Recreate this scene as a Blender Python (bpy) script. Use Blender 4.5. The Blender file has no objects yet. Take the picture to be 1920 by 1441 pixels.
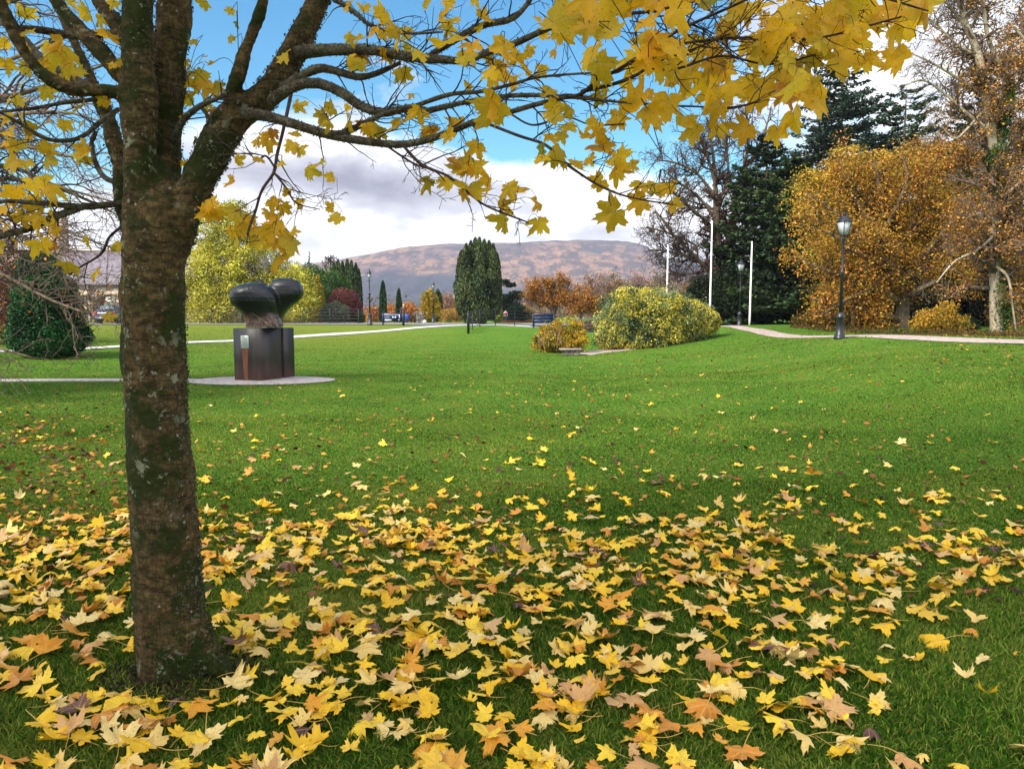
import bpy, math, random
import numpy as np
from mathutils import Vector, Matrix
rng = np.random.default_rng(11); random.seed(5)
PI = math.pi
SC = bpy.context.scene
COL = SC.collection
# ------------------------------------------------------------------ camera
F = 1400.0; CX = 960.0; CY = 720.5
TH = math.atan(130.5/F); CT, ST = math.cos(TH), math.sin(TH)
EYE = np.array([0, 0, 1.6])
cam = bpy.data.cameras.new('camera'); camo = bpy.data.objects.new('camera', cam); COL.objects.link(camo)
camo.location = EYE; camo.rotation_euler = (PI/2 - TH, 0, 0)
cam.sensor_fit = 'HORIZONTAL'; cam.sensor_width = 36; cam.lens = 36*F/1920
cam.clip_start = .05; cam.clip_end = 20000
SC.camera = camo
def P(u, v, Y):
    """point of the place at forward distance Y that is seen at photograph pixel u, v"""
    b = (CY-v)/F
    d = np.array([(u-CX)/F, CT+b*ST, -ST+b*CT])
    return EYE + d*(Y/d[1])
def X(u, Y): return P(u, 590, Y)[0]
# ------------------------------------------------------------------ small helpers
def lin(h, s=1.0):
    h = h.lstrip('#'); c = [int(h[i:i+2], 16)/255 for i in (0, 2, 4)]
    return np.array([((x/12.92) if x <= .04045 else ((x+.055)/1.055)**2.4)*s for x in c])
def unit(a): return a/np.maximum(np.linalg.norm(a, axis=-1, keepdims=True), 1e-9)
def rdir(n, g=None): return unit((g or rng).normal(size=(n, 3)))
def fnoise(p, freq, seed=0, octs=3):
    g = np.random.default_rng(1000+seed); out = np.zeros(len(p)); a = 1; tot = 0
    for o in range(octs):
        for k in range(4):
            w = g.normal(size=p.shape[1])*freq; out += a*np.sin(p@w+g.uniform(0, 6.28)); tot += a*.7
        freq *= 2.1; a *= .55
    return out/tot*1.2
def tagit(o, label=None, cat=None, group=None, kind=None):
    if label: o['label'] = label
    if cat: o['category'] = cat
    if group: o['group'] = group
    if kind: o['kind'] = kind
    return o
def empty(name, loc, label, cat, group=None):
    o = bpy.data.objects.new(name, None); COL.objects.link(o); o.location = [float(x) for x in loc]; o.empty_display_size = .2
    return tagit(o, label, cat, group)
def mesh_data(name, V, faces, mat, smooth=False, col=None, uv=None):
    me = bpy.data.meshes.new(name)
    if not isinstance(faces, (list, tuple)): faces = [faces]
    faces = [np.asarray(f, dtype=np.int32) for f in faces if len(f)]
    V = np.asarray(V, dtype=np.float32)
    me.vertices.add(len(V)); me.vertices.foreach_set('co', V.ravel())
    lt = np.concatenate([f.ravel() for f in faces]); tot = np.concatenate([np.full(len(f), f.shape[1], dtype=np.int32) for f in faces])
    st = np.concatenate([[0], np.cumsum(tot)[:-1]]).astype(np.int32)
    me.loops.add(len(lt)); me.loops.foreach_set('vertex_index', lt)
    me.polygons.add(len(tot)); me.polygons.foreach_set('loop_start', st); me.polygons.foreach_set('loop_total', tot)
    if smooth: me.polygons.foreach_set('use_smooth', np.ones(len(tot), dtype=bool))
    me.update(calc_edges=True)
    if col is not None:
        a = me.color_attributes.new('Col', 'FLOAT_COLOR', 'POINT')
        c = np.ones((len(V), 4), dtype=np.float32); c[:, :3] = col; a.data.foreach_set('color', c.ravel())
    if uv is not None:
        l = me.uv_layers.new(name='UVMap'); l.data.foreach_set('uv', np.asarray(uv, dtype=np.float32)[lt].ravel())
    if mat: me.materials.append(mat)
    return me
def obj(name, V, faces, mat, parent=None, base=None, **k):
    """one mesh object; vertices are given in world coordinates"""
    off = np.array(parent['_o'] if parent is not None and '_o' in parent else (0, 0, 0)) if parent is not None else (np.array(base) if base is not None else np.zeros(3))
    me = mesh_data(name, np.asarray(V, dtype=float)-off, faces, mat, **k)
    o = bpy.data.objects.new(name, me); COL.objects.link(o)
    if parent is not None: o.parent = parent
    elif base is not None: o.location = [float(x) for x in base]
    if base is not None or parent is not None: pass
    o['_o'] = [float(x) for x in off]
    return o
def thing(name, loc, label, cat, group=None):
    o = empty(name, loc, label, cat, group); o['_o'] = [float(x) for x in loc]; return o
class MB:
    """collects simple solids, builds one mesh"""
    def __init__(s): s.V = []; s.Q = []; s.T = []; s.n = 0
    def add(s, V, Q=(), T=()):
        V = np.asarray(V, dtype=float); s.V.append(V)
        if len(Q): s.Q.append(np.asarray(Q)+s.n)
        if len(T): s.T.append(np.asarray(T)+s.n)
        s.n += len(V); return s
    def box(s, c, d, rz=0, bev=0, taper=1.0):
        x, y, z = np.array(d)/2
        b = min(bev, x*.9, y*.9, z*.9)
        if b <= 0:
            V = np.array([[sx*x*(taper if sz > 0 else 1), sy*y*(taper if sz > 0 else 1), sz*z] for sz in (-1, 1) for sx, sy in ((-1, -1), (1, -1), (1, 1), (-1, 1))])
            Q = [(3, 2, 1, 0), (4, 5, 6, 7), (0, 1, 5, 4), (1, 2, 6, 5), (2, 3, 7, 6), (3, 0, 4, 7)]
        else:
            rings = []
            for zz, ins in ((-z, b), (-z+b, 0), (z-b, 0), (z, b)):
                X_, Y_ = x-ins, y-ins
                rings.append([[-X_+b, -Y_, zz], [X_-b, -Y_, zz], [X_, -Y_+b, zz], [X_, Y_-b, zz], [X_-b, Y_, zz], [-X_+b, Y_, zz], [-X_, Y_-b, zz], [-X_, -Y_+b, zz]])
            V = np.array(rings).reshape(-1, 3); Q = []
            for r in range(3):
                for k in range(8): Q.append((r*8+k, r*8+(k+1) % 8, (r+1)*8+(k+1) % 8, (r+1)*8+k))
            Q += [(3, 2, 1, 0), (7, 4, 3, 0), (7, 6, 5, 4), (24, 25, 26, 27), (24, 27, 28, 31), (28, 29, 30, 31)]
        ca, sa = math.cos(rz), math.sin(rz)
        V = V@np.array([[ca, sa, 0], [-sa, ca, 0], [0, 0, 1]])
        return s.add(V+np.array(c), Q)
    def lathe(s, c, prof, n=12, rot0=0.0, close=True):
        prof = np.array(prof, dtype=float); m = len(prof)
        a = np.arange(n)/n*2*PI+rot0
        V = np.zeros((m, n, 3)); V[:, :, 0] = prof[:, 0:1]*np.cos(a); V[:, :, 1] = prof[:, 0:1]*np.sin(a); V[:, :, 2] = prof[:, 1:2]
        Q = [(r*n+k, r*n+(k+1) % n, (r+1)*n+(k+1) % n, (r+1)*n+k) for r in range(m-1) for k in range(n)]
        V = V.reshape(-1, 3); T = []
        if close:
            V = np.vstack([V, [[0, 0, prof[0, 1]], [0, 0, prof[-1, 1]]]])
            T = [(m*n, (k+1) % n, k) for k in range(n)]+[(m*n+1, (m-1)*n+k, (m-1)*n+(k+1) % n) for k in range(n)]
        return s.add(V+np.array(c), Q, T)
    def tube(s, pts, r, n=8):
        pts = np.array(pts, dtype=float)[None]; r = np.broadcast_to(np.array(r, dtype=float), (pts.shape[1],))[None]
        V, Q = tubes(pts, r, n); return s.add(V, Q)
    def build(s, name, mat, parent=None, base=None, **k):
        f = []
        if s.Q: f.append(np.vstack(s.Q))
        if s.T: f.append(np.vstack(s.T))
        return obj(name, np.vstack(s.V), f, mat, parent, base, **k)
def tubes(Pt, R, S=6):
    """N polylines of K points each, as tubes"""
    N, K, _ = Pt.shape
    T = unit(np.gradient(Pt, axis=1)); mean = unit(Pt[:, -1]-Pt[:, 0])
    ref = np.where(np.abs(mean[:, 2:3]) < .8, np.array([[0, 0, 1.]]), np.array([[1., 0, 0]]))[:, None, :]
    A = unit(np.cross(T, ref)); B = np.cross(T, A)
    a = np.arange(S)/S*2*PI
    V = Pt[:, :, None, :]+R[:, :, None, None]*(A[:, :, None, :]*np.cos(a)[:, None]+B[:, :, None, :]*np.sin(a)[:, None])
    i = np.arange(N)[:, None, None]*K*S; j = np.arange(K-1)[None, :, None]*S; k = np.arange(S)[None, None, :]; k2 = (k+1) % S
    Q = np.stack([i+j+k, i+j+S+k, i+j+S+k2, i+j+k2], -1).reshape(-1, 4)
    return V.reshape(-1, 3), Q
def resample(pts, K):
    pts = np.asarray(pts, dtype=float); d = np.concatenate([[0], np.cumsum(np.linalg.norm(np.diff(pts[:, :3], axis=0), axis=1))])
    # smooth through the points (Catmull-Rom on a dense parameter)
    n = len(pts); t = np.linspace(0, n-1, 60); i = np.clip(t.astype(int), 0, n-2); f = (t-i)[:, None]
    p0 = pts[np.maximum(i-1, 0)]; p1 = pts[i]; p2 = pts[i+1]; p3 = pts[np.minimum(i+2, n-1)]
    c = .5*((2*p1)+(-p0+p2)*f+(2*p0-5*p1+4*p2-p3)*f**2+(-p0+3*p1-3*p2+p3)*f**3)
    d = np.concatenate([[0], np.cumsum(np.linalg.norm(np.diff(c[:, :3], axis=0), axis=1))])
    s = np.linspace(0, d[-1], K)
    return np.stack([np.interp(s, d, c[:, k]) for k in range(c.shape[1])], 1)
def traced(L, K=12):
    """[(u, v, Y, width in px)] -> points and radii"""
    a = np.array([list(P(u, v, Y))+[w*.5*Y/F] for u, v, Y, w in L]); a = resample(a, K)
    return a[:, :3], a[:, 3]
def spawn(Pp, Rp, n, L, up=.15, ang=(35, 75), K=5, jit=.22, rs=.55, rmin=.002, tmin=.25, grav=0.0, rmax=9, g=None, bias=None):
    g = g or rng
    N, Kp, _ = Pp.shape
    ln = np.linalg.norm(np.diff(Pp, axis=1), axis=2).sum(1); idx = g.choice(N, size=n, p=ln/ln.sum())
    t = g.uniform(tmin, .98, n)*(Kp-1); i = np.minimum(t.astype(int), Kp-2); f = (t-i)[:, None]
    a, b = Pp[idx, i], Pp[idx, i+1]; pos = a*(1-f)+b*f; tan = unit(b-a)
    r0 = np.minimum((Rp[idx, i]*(1-f[:, 0])+Rp[idx, i+1]*f[:, 0])*rs, rmax)
    q = rdir(n, g); perp = unit(q-(q*tan).sum(1, keepdims=True)*tan)
    an = np.radians(g.uniform(ang[0], ang[1], n))[:, None]
    d = tan*np.cos(an)+perp*np.sin(an); d[:, 2] += up
    if bias is not None: d = d+np.array(bias)
    d = unit(d)
    le = L*g.uniform(.45, 1.1, n)*(1.1-.6*(t/(Kp-1)))
    pts = np.zeros((n, K, 3)); pts[:, 0] = pos
    for k in range(1, K):
        d = d+g.normal(size=(n, 3))*jit; d[:, 2] += grav; d = unit(d)
        pts[:, k] = pts[:, k-1]+d*(le/(K-1))[:, None]
    R = np.maximum(r0[:, None]*np.linspace(1, .25, K)[None], rmin)
    return pts, R
def cards(C, s, col, flat=0.0, asp=.5, g=None):
    g = g or rng
    n = len(C); s = np.broadcast_to(s, (n,))[:, None]
    u = g.normal(size=(n, 3)); u[:, 2] *= (1-flat); u = unit(u)
    w = g.normal(size=(n, 3)); w[:, 2] *= (1-flat); v = unit(w-(w*u).sum(1, keepdims=True)*u)
    V = np.stack([C-u*s, C+v*s*asp-u*s*.1, C+u*s, C-v*s*asp-u*s*.1], 1).reshape(-1, 3)
    Q = np.arange(4*n).reshape(n, 4)
    return V, Q, np.repeat(col, 4, axis=0)
def palette(p, hexes, freq=.8, seed=0, rnd=.35, s=1.0, val=.18, g=None):
    g = g or rng
    pal = np.array([lin(h, s) for h in hexes]); n = len(pal)
    k = (fnoise(p, freq, seed)*.5+.5)*n+g.normal(size=len(p))*rnd*n*.5
    k = np.clip(k, 0, n-1.001); i = k.astype(int); f = (k-i)[:, None]
    c = pal[i]*(1-f)+pal[np.minimum(i+1, n-1)]*f
    return c*(1+g.normal(size=(len(p), 1))*val).clip(.4, 1.7)
def blob(n, c, r, thick=.4, lump=.22, freq=2.5, seed=0, zmin=None, g=None):
    g = g or rng
    d = rdir(n, g); rr = (1-thick*g.random(n)**1.3)*(1+lump*fnoise(d, freq, seed))
    p = np.array(c)+d*rr[:, None]*np.array(r)
    return p if zmin is None else p[p[:, 2] > zmin]
# ------------------------------------------------------------------ materials
def new_mat(name):
    m = bpy.data.materials.new(name); m.use_nodes = True; nt = m.node_tree
    b = nt.nodes['Principled BSDF']; return m, nt, b, nt.nodes['Material Output']
def N(nt, t, **k):
    n = nt.nodes.new(t)
    for a, b in k.items(): setattr(n, a, b)
    return n
def ramp(nt, stops, src=None):
    r = N(nt, 'ShaderNodeValToRGB'); e = r.color_ramp.elements
    while len(e) < len(stops): e.new(.5)
    for x, (p, c) in zip(e, stops): x.position = p; x.color = (*[float(q) for q in c], 1)
    if src is not None: nt.links.new(src, r.inputs[0])
    return r
def noise(nt, scale, detail=5, rough=.6, vec=None, dist=0):
    n = N(nt, 'ShaderNodeTexNoise'); n.inputs['Scale'].default_value = scale; n.inputs['Detail'].default_value = detail
    n.inputs['Roughness'].default_value = rough; n.inputs['Distortion'].default_value = dist
    if vec is not None: nt.links.new(vec, n.inputs['Vector'])
    return n
def pos(nt, scale=None):
    g = N(nt, 'ShaderNodeTexCoord')
    if scale is None: return g.outputs['Object']
    m = N(nt, 'ShaderNodeMapping'); m.inputs['Scale'].default_value = scale; nt.links.new(g.outputs['Object'], m.inputs['Vector']); return m.outputs[0]
def mix(nt, a, b, fac, mode='MIX'):
    m = N(nt, 'ShaderNodeMix', data_type='RGBA', blend_type=mode)
    for sock, v in ((m.inputs[0], fac), (m.inputs[6], a), (m.inputs[7], b)):
        if hasattr(v, 'is_linked') or isinstance(v, bpy.types.NodeSocket): nt.links.new(v, sock)
        elif isinstance(v, (int, float)): sock.default_value = v
        else: sock.default_value = (*[float(q) for q in v], 1)
    return m.outputs[2]
def math_(nt, op, a, b=0.0, c=0.0):
    m = N(nt, 'ShaderNodeMath', operation=op)
    for s, v in zip(m.inputs, (a, b, c)):
        if isinstance(v, bpy.types.NodeSocket): nt.links.new(v, s)
        else: s.default_value = v
    return m.outputs[0]
def bump(nt, b, h, strength=.5, dist=.02):
    n = N(nt, 'ShaderNodeBump'); n.inputs['Strength'].default_value = strength; n.inputs['Distance'].default_value = dist
    nt.links.new(h, n.inputs['Height']); nt.links.new(n.outputs[0], b.inputs['Normal'])
def m_noise(name, cols, scale=5, rough=.8, metal=0, bmp=.3, bdist=.01, vscale=None, spec=.3, detail=6):
    m, nt, b, o = new_mat(name)
    v = pos(nt, vscale); n = noise(nt, scale, detail, .65, v)
    k = len(cols); r = ramp(nt, [(.3+.4*i/max(k-1, 1), c) for i, c in enumerate(cols)], n.outputs[0])
    nt.links.new(r.outputs[0], b.inputs['Base Color']); b.inputs['Roughness'].default_value = rough; b.inputs['Metallic'].default_value = metal
    b.inputs['Specular IOR Level'].default_value = spec
    if bmp: bump(nt, b, noise(nt, scale*3, 6, .7, v).outputs[0], bmp, bdist)
    return m
def m_leafy(name, transl=.3, rough=.55, spec=.25):
    m, nt, b, o = new_mat(name)
    a = N(nt, 'ShaderNodeAttribute', attribute_name='Col')
    nt.links.new(a.outputs['Color'], b.inputs['Base Color']); b.inputs['Roughness'].default_value = rough; b.inputs['Specular IOR Level'].default_value = spec
    t = N(nt, 'ShaderNodeBsdfTranslucent'); nt.links.new(a.outputs['Color'], t.inputs['Color'])
    s = N(nt, 'ShaderNodeMixShader'); s.inputs[0].default_value = transl
    nt.links.new(b.outputs[0], s.inputs[1]); nt.links.new(t.outputs[0], s.inputs[2]); nt.links.new(s.outputs[0], o.inputs['Surface'])
    return m
LEAFY = m_leafy('foliage'); NEEDLE = m_leafy('needles', .12, .6, .2)
GRASSM = m_leafy('grass_blades', .35, .75, .08)
def m_bark(name, base, dark, light, scale=6, moss=None):
    m, nt, b, o = new_mat(name)
    v = pos(nt, (1, 1, .35)); n1 = noise(nt, scale, 8, .7, v); n2 = noise(nt, scale*.35, 5, .6, pos(nt))
    c = ramp(nt, [(.3, dark), (.5, base), (.72, light)], n1.outputs[0]).outputs[0]
    if moss is not None:
        c = mix(nt, c, moss, ramp(nt, [(.5, (0, 0, 0)), (.6, (1, 1, 1))], n2.outputs[0]).outputs[0])
    nt.links.new(c, b.inputs['Base Color']); b.inputs['Roughness'].default_value = .9; b.inputs['Specular IOR Level'].default_value = .15
    bump(nt, b, n1.outputs[0], .6, .02); return m
BARK_BG = m_bark('bark_brown', lin('6e6152'), lin('2c241d'), lin('8a7a66'))
BARK_PALE = m_bark('bark_pale', lin('a89a84'), lin('6e6252'), lin('cbbfa8'), 3, None)
TWIG = m_bark('twig_brown', lin('4a3b33'), lin('2a211d'), lin('6b5a4e'))
TWIG_PURPLE = m_bark('twig_greybrown', lin('625348'), lin('382e28'), lin('85766a'))
# maple bark: brown with black-green moss, grey lichen blotches and pale specks
def maple_bark():
    m, nt, b, o = new_mat('maple_bark')
    v = pos(nt); vz = pos(nt, (1, 1, 2.6)); vs = pos(nt, (1, 1, .3))
    band = noise(nt, 15, 9, .78, vz, .6); fine = noise(nt, 90, 5, .7, vs)
    c = mix(nt, lin('2c2313'), lin('7c6640'), ramp(nt, [(.40, (0, 0, 0)), (.60, (1, 1, 1))], band.outputs[0]).outputs[0])
    c = mix(nt, c, lin('2a1d10'), math_(nt, 'MULTIPLY', ramp(nt, [(.42, (1, 1, 1)), (.58, (0, 0, 0))], fine.outputs[0]).outputs[0], .55))
    ms = noise(nt, 5.5, 7, .68, v); mm = ramp(nt, [(.475, (0, 0, 0)), (.55, (1, 1, 1))], ms.outputs[0])
    mc = mix(nt, lin('12130a'), lin('36440f'), noise(nt, 40, 3, .6, v).outputs[0])
    c = mix(nt, c, mc, math_(nt, 'MULTIPLY', mm.outputs[0], .93))
    ls = noise(nt, 16, 8, .75, v, .3); lm = ramp(nt, [(.572, (0, 0, 0)), (.61, (1, 1, 1))], ls.outputs[0])
    big = noise(nt, 2.6, 3, .5, v); lm2 = math_(nt, 'MULTIPLY', lm.outputs[0], ramp(nt, [(.44, (0, 0, 0)), (.58, (1, 1, 1))], big.outputs[0]).outputs[0])
    c = mix(nt, c, lin('94967e'), lm2)
    vo = N(nt, 'ShaderNodeTexVoronoi'); vo.inputs['Scale'].default_value = 26; nt.links.new(mix(nt, v, noise(nt, 30, 4, .6, v).outputs[1], .04), vo.inputs['Vector'])
    sp = ramp(nt, [(.17, (1, 1, 1)), (.25, (0, 0, 0))], math_(nt, 'ADD', vo.outputs['Distance'], math_(nt, 'MULTIPLY', noise(nt, 60, 3, .5, v).outputs[0], .12)))
    keep = ramp(nt, [(.62, (0, 0, 0)), (.66, (1, 1, 1))], vo.outputs['Color'])
    c = mix(nt, c, lin('9b9484'), math_(nt, 'MULTIPLY', sp.outputs[0], keep.outputs[0]))
    nt.links.new(c, b.inputs['Base Color']); b.inputs['Roughness'].default_value = .85; b.inputs['Specular IOR Level'].default_value = .2
    h = math_(nt, 'ADD', band.outputs[0], math_(nt, 'ADD', math_(nt, 'MULTIPLY', ms.outputs[0], 1.2), math_(nt, 'MULTIPLY', fine.outputs[0], .6)))
    bump(nt, b, h, .9, .016); return m
MBARK = maple_bark()
def branch_bark():
    m, nt, b, o = new_mat('maple_branch_bark')
    v = pos(nt); n1 = noise(nt, 18, 8, .75, v); n2 = noise(nt, 70, 5, .7, v)
    c = ramp(nt, [(.32, lin('231a14')), (.45, lin('4a3c2d')), (.56, lin('6a6350')), (.68, lin('8c8f76'))], n1.outputs[0]).outputs[0]
    c = mix(nt, c, lin('20190f'), math_(nt, 'MULTIPLY', ramp(nt, [(.4, (1, 1, 1)), (.55, (0, 0, 0))], n2.outputs[0]).outputs[0], .6))
    nt.links.new(c, b.inputs['Base Color']); b.inputs['Roughness'].default_value = .9
    bump(nt, b, math_(nt, 'ADD', n1.outputs[0], n2.outputs[0]), 1, .012); return m
BBARK = branch_bark()
TWIGM = m_noise('maple_twig', [lin('1d1413'), lin('3a2a26'), lin('544640')], 30, .7, bmp=0)
def maple_leaf_mat(name, transl):
    m, nt, b, o = new_mat(name)
    a = N(nt, 'ShaderNodeAttribute', attribute_name='Col'); uv = N(nt, 'ShaderNodeUVMap'); sx = N(nt, 'ShaderNodeSeparateXYZ'); nt.links.new(uv.outputs[0], sx.inputs[0])
    x = math_(nt, 'SUBTRACT', sx.outputs[0], .5); y = math_(nt, 'SUBTRACT', sx.outputs[1], .5)
    vein = None
    for deg in (0, 50, -50, 100, -100):
        s, c = math.sin(math.radians(deg)), math.cos(math.radians(deg))
        cr = math_(nt, 'ABSOLUTE', math_(nt, 'SUBTRACT', math_(nt, 'MULTIPLY', x, c), math_(nt, 'MULTIPLY', y, s)))
        dt = math_(nt, 'ADD', math_(nt, 'MULTIPLY', x, s), math_(nt, 'MULTIPLY', y, c))
        w = math_(nt, 'ADD', cr, math_(nt, 'MULTIPLY', math_(nt, 'LESS_THAN', dt, 0), 1.0))
        vein = w if vein is None else math_(nt, 'MINIMUM', vein, w)
    # side veins: chevrons off the main ones
    rr = math_(nt, 'SQRT', math_(nt, 'ADD', math_(nt, 'MULTIPLY', x, x), math_(nt, 'MULTIPLY', y, y)))
    chev = math_(nt, 'ABSOLUTE', math_(nt, 'SUBTRACT', math_(nt, 'FRACT', math_(nt, 'MULTIPLY', math_(nt, 'SUBTRACT', rr, vein), 15)), .5))
    vm = ramp(nt, [(.004, (1, 1, 1)), (.014, (0, 0, 0))], vein); cm = ramp(nt, [(.0, (1, 1, 1)), (.09, (0, 0, 0))], chev)
    oi = N(nt, 'ShaderNodeObjectInfo')
    n = noise(nt, 9, 6, .7, pos(nt, None)); n2 = noise(nt, 60, 4, .7, pos(nt, None))
    geo = N(nt, 'ShaderNodeNewGeometry')
    n = noise(nt, 14, 6, .7, geo.outputs['Position']); n2 = noise(nt, 120, 3, .6, geo.outputs['Position'])
    c = mix(nt, a.outputs['Color'], (.30, .13, .03), math_(nt, 'MULTIPLY', ramp(nt, [(.55, (0, 0, 0)), (.70, (1, 1, 1))], n.outputs[0]).outputs[0], .42))
    c = mix(nt, c, (.10, .05, .02), math_(nt, 'MULTIPLY', ramp(nt, [(.62, (0, 0, 0)), (.67, (1, 1, 1))], n2.outputs[0]).outputs[0], .6))
    edge = math_(nt, 'MULTIPLY', ramp(nt, [(.36, (0, 0, 0)), (.5, (1, 1, 1))], rr).outputs[0], ramp(nt, [(.45, (0, 0, 0)), (.6, (1, 1, 1))], n.outputs[0]).outputs[0])
    c = mix(nt, c, (.28, .12, .03), math_(nt, 'MULTIPLY', edge, .5))
    c = mix(nt, c, (.70, .52, .18), math_(nt, 'MULTIPLY', vm.outputs[0], .38))
    c = mix(nt, c, (.25, .13, .02), math_(nt, 'MULTIPLY', cm.outputs[0], .28))
    nt.links.new(c, b.inputs['Base Color']); b.inputs['Roughness'].default_value = .5; b.inputs['Specular IOR Level'].default_value = .3
    bump(nt, b, math_(nt, 'ADD', vm.outputs[0], math_(nt, 'MULTIPLY', n2.outputs[0], .5)), .35, .002)
    t = N(nt, 'ShaderNodeBsdfTranslucent'); nt.links.new(c, t.inputs['Color'])
    s = N(nt, 'ShaderNodeMixShader'); s.inputs[0].default_value = transl
    nt.links.new(b.outputs[0], s.inputs[1]); nt.links.new(t.outputs[0], s.inputs[2]); nt.links.new(s.outputs[0], o.inputs['Surface'])
    return m
LEAF_T = maple_leaf_mat('maple_leaf_hanging', .55); LEAF_G = maple_leaf_mat('maple_leaf_fallen', .15)
STALK = m_noise('leaf_stalk', [lin('b98f3c'), lin('d8b861')], 20, .6, bmp=0)
IRON = m_noise('black_painted_iron', [lin('15161a'), lin('24262c')], 8, .38, 0, .15, .003, spec=.5)
IRON_GREY = m_noise('weathered_fence_iron', [lin('2a2a2c'), lin('454345')], 8, .6, 0, .15, .003)
def m_glass(name, c, rough=.25):
    m, nt, b, o = new_mat(name); b.inputs['Base Color'].default_value = (*c, 1); b.inputs['Roughness'].default_value = rough
    b.inputs['Transmission Weight'].default_value = .35; b.inputs['Alpha'].default_value = 1; return m
FROST = m_glass('lantern_glass', (.62, .66, .70)); CARGLASS = m_glass('car_glass', (.30, .36, .42), .08)
WHITE = m_noise('white_paint', [lin('d9d5d0'), lin('f0eeea')], 3, .5, bmp=.05)
# ------------------------------------------------------------------ ground shape
ctrl = [  # (u, Y, z)
 (300, 2, 0), (960, 2, 0), (1900, 2, 0), (0, 4, 0), (500, 4, 0), (1000, 4, 0), (1500, 4, 0), (2100, 4, .03), (-300, 8, 0), (300, 8, 0), (960, 8, 0), (1500, 8, .05),
 (1920, 6.5, .12), (1920, 9.6, .42), (1920, 13, .68), (1920, 17, .87), (1575, 24, .83), (1575, 17, .42), (1575, 12, .16), (1740, 20.5, .85), (1740, 14, .5), (1740, 10, .22),
 (1450, 36, .9), (1450, 28, .6), (1450, 20, .22), (1387, 46, .94), (1300, 36, .44), (1200, 30, .1), (1330, 28, .22), (1345, 42, .84), (1300, 20, .05), (1100, 32, 0), (1060, 31, 0), (1110, 40, .2), (1110, 50, .45), (1150, 44, .3),
 (900, 46, .88), (900, 42, .58), (900, 38, .27), (900, 33, .08), (900, 25, 0), (1000, 46, .8), (1000, 39, .4), (1010, 33, .1), (1040, 46, .6), (700, 46, .62), (700, 40, .38), (700, 33, .15), (800, 45, .74), (560, 40, .5), (560, 32, .15), (560, 26, .02),
 (440, 36, .42), (350, 32, .4), (350, 26, .1), (165, 28, .33), (165, 23, .06), (0, 26, .28), (-300, 26, .3), (490, 18, 0), (0, 18, 0), (-400, 18, 0), (700, 18, 0), (1000, 20, 0), (1150, 24, 0), (-200, 13, 0),
 (165, 40, .7), (350, 42, .72), (500, 46, .74), (640, 50, .8), (200, 60, .9), (500, 60, .9), (760, 52, .86), (860, 55, .86), (1000, 55, .86), (1200, 60, .85), (-300, 45, .8), (-300, 60, .9), (-300, 80, .9), (300, 80, .9),
 (900, 75, .82), (1100, 75, .75), (700, 75, .85), (500, 90, .8), (1300, 75, .9), (950, 110, .35), (500, 130, .2), (1400, 130, .3), (200, 130, .5), (1500, 60, .92), (1700, 30, .88), (1700, 50, .92), (1920, 24, .9), (1920, 40, .92), (2300, 20, .92), (2300, 12, .75), (2300, 7, .3), (2300, 60, .92), (2000, 100, .6)]
cp = np.array([(X(u, Y), Y, z) for u, Y, z in ctrl]+[(-12, -6, 0), (0, -6, 0), (12, -6, .1), (0, 0, 0), (-30, 5, 0), (30, 3, .8)])
def phi(d): return np.sqrt(d*d+1.5**2)
D = np.linalg.norm(cp[:, None, :2]-cp[None, :, :2], axis=2); A_ = phi(D)+np.eye(len(cp))*.02
W = np.linalg.solve(np.block([[A_, np.ones((len(cp), 1))], [np.ones((1, len(cp))), np.zeros((1, 1))]]), np.concatenate([cp[:, 2], [0]]))
def ax(lo, hi, st, far, nf=22):
    core = np.arange(lo, hi+1e-6, st)
    return np.concatenate([lo-np.geomspace(st*2, far, nf)[::-1], core, hi+np.geomspace(st*2, far, nf)])
gx = ax(-75, 75, .5, 9000); gy = ax(-8, 140, .5, 9000)
GX, GY = np.meshgrid(gx, gy)
def Hraw(x, y):
    out = np.zeros(x.size); xf, yf = np.clip(x.ravel(), -80, 80), np.clip(y.ravel(), -10, 150)
    for i in range(0, x.size, 40000):
        q = np.stack([xf[i:i+40000], yf[i:i+40000]], 1); d = np.linalg.norm(q[:, None]-cp[None, :, :2], axis=2); out[i:i+40000] = phi(d)@W[:-1]+W[-1]
    h = np.clip(out, -.15, 1.1).reshape(x.shape)
    far = np.clip((np.hypot(x, y-40)-90)/150, 0, 1); h = h*(1-far)+(-.2)*far
    return h
HZ = Hraw(GX, GY)
def H(x, y):
    x = np.atleast_1d(np.asarray(x, dtype=float)); y = np.atleast_1d(np.asarray(y, dtype=float))
    i = np.clip(np.searchsorted(gx, x)-1, 0, len(gx)-2); j = np.clip(np.searchsorted(gy, y)-1, 0, len(gy)-2)
    fx = (x-gx[i])/(gx[i+1]-gx[i]); fy = (y-gy[j])/(gy[j+1]-gy[j])
    return (HZ[j, i]*(1-fx)*(1-fy)+HZ[j, i+1]*fx*(1-fy)+HZ[j+1, i]*(1-fx)*fy+HZ[j+1, i+1]*fx*fy)
def G(u, Y):
    x = X(u, Y); return np.array([x, Y, H(x, Y)[0]])
def row(p):  # photograph row of a world point
    d = np.array(p)-EYE; c = d[1]*CT-d[2]*ST; return CY-F*(d[1]*ST+d[2]*CT)/c
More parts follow.
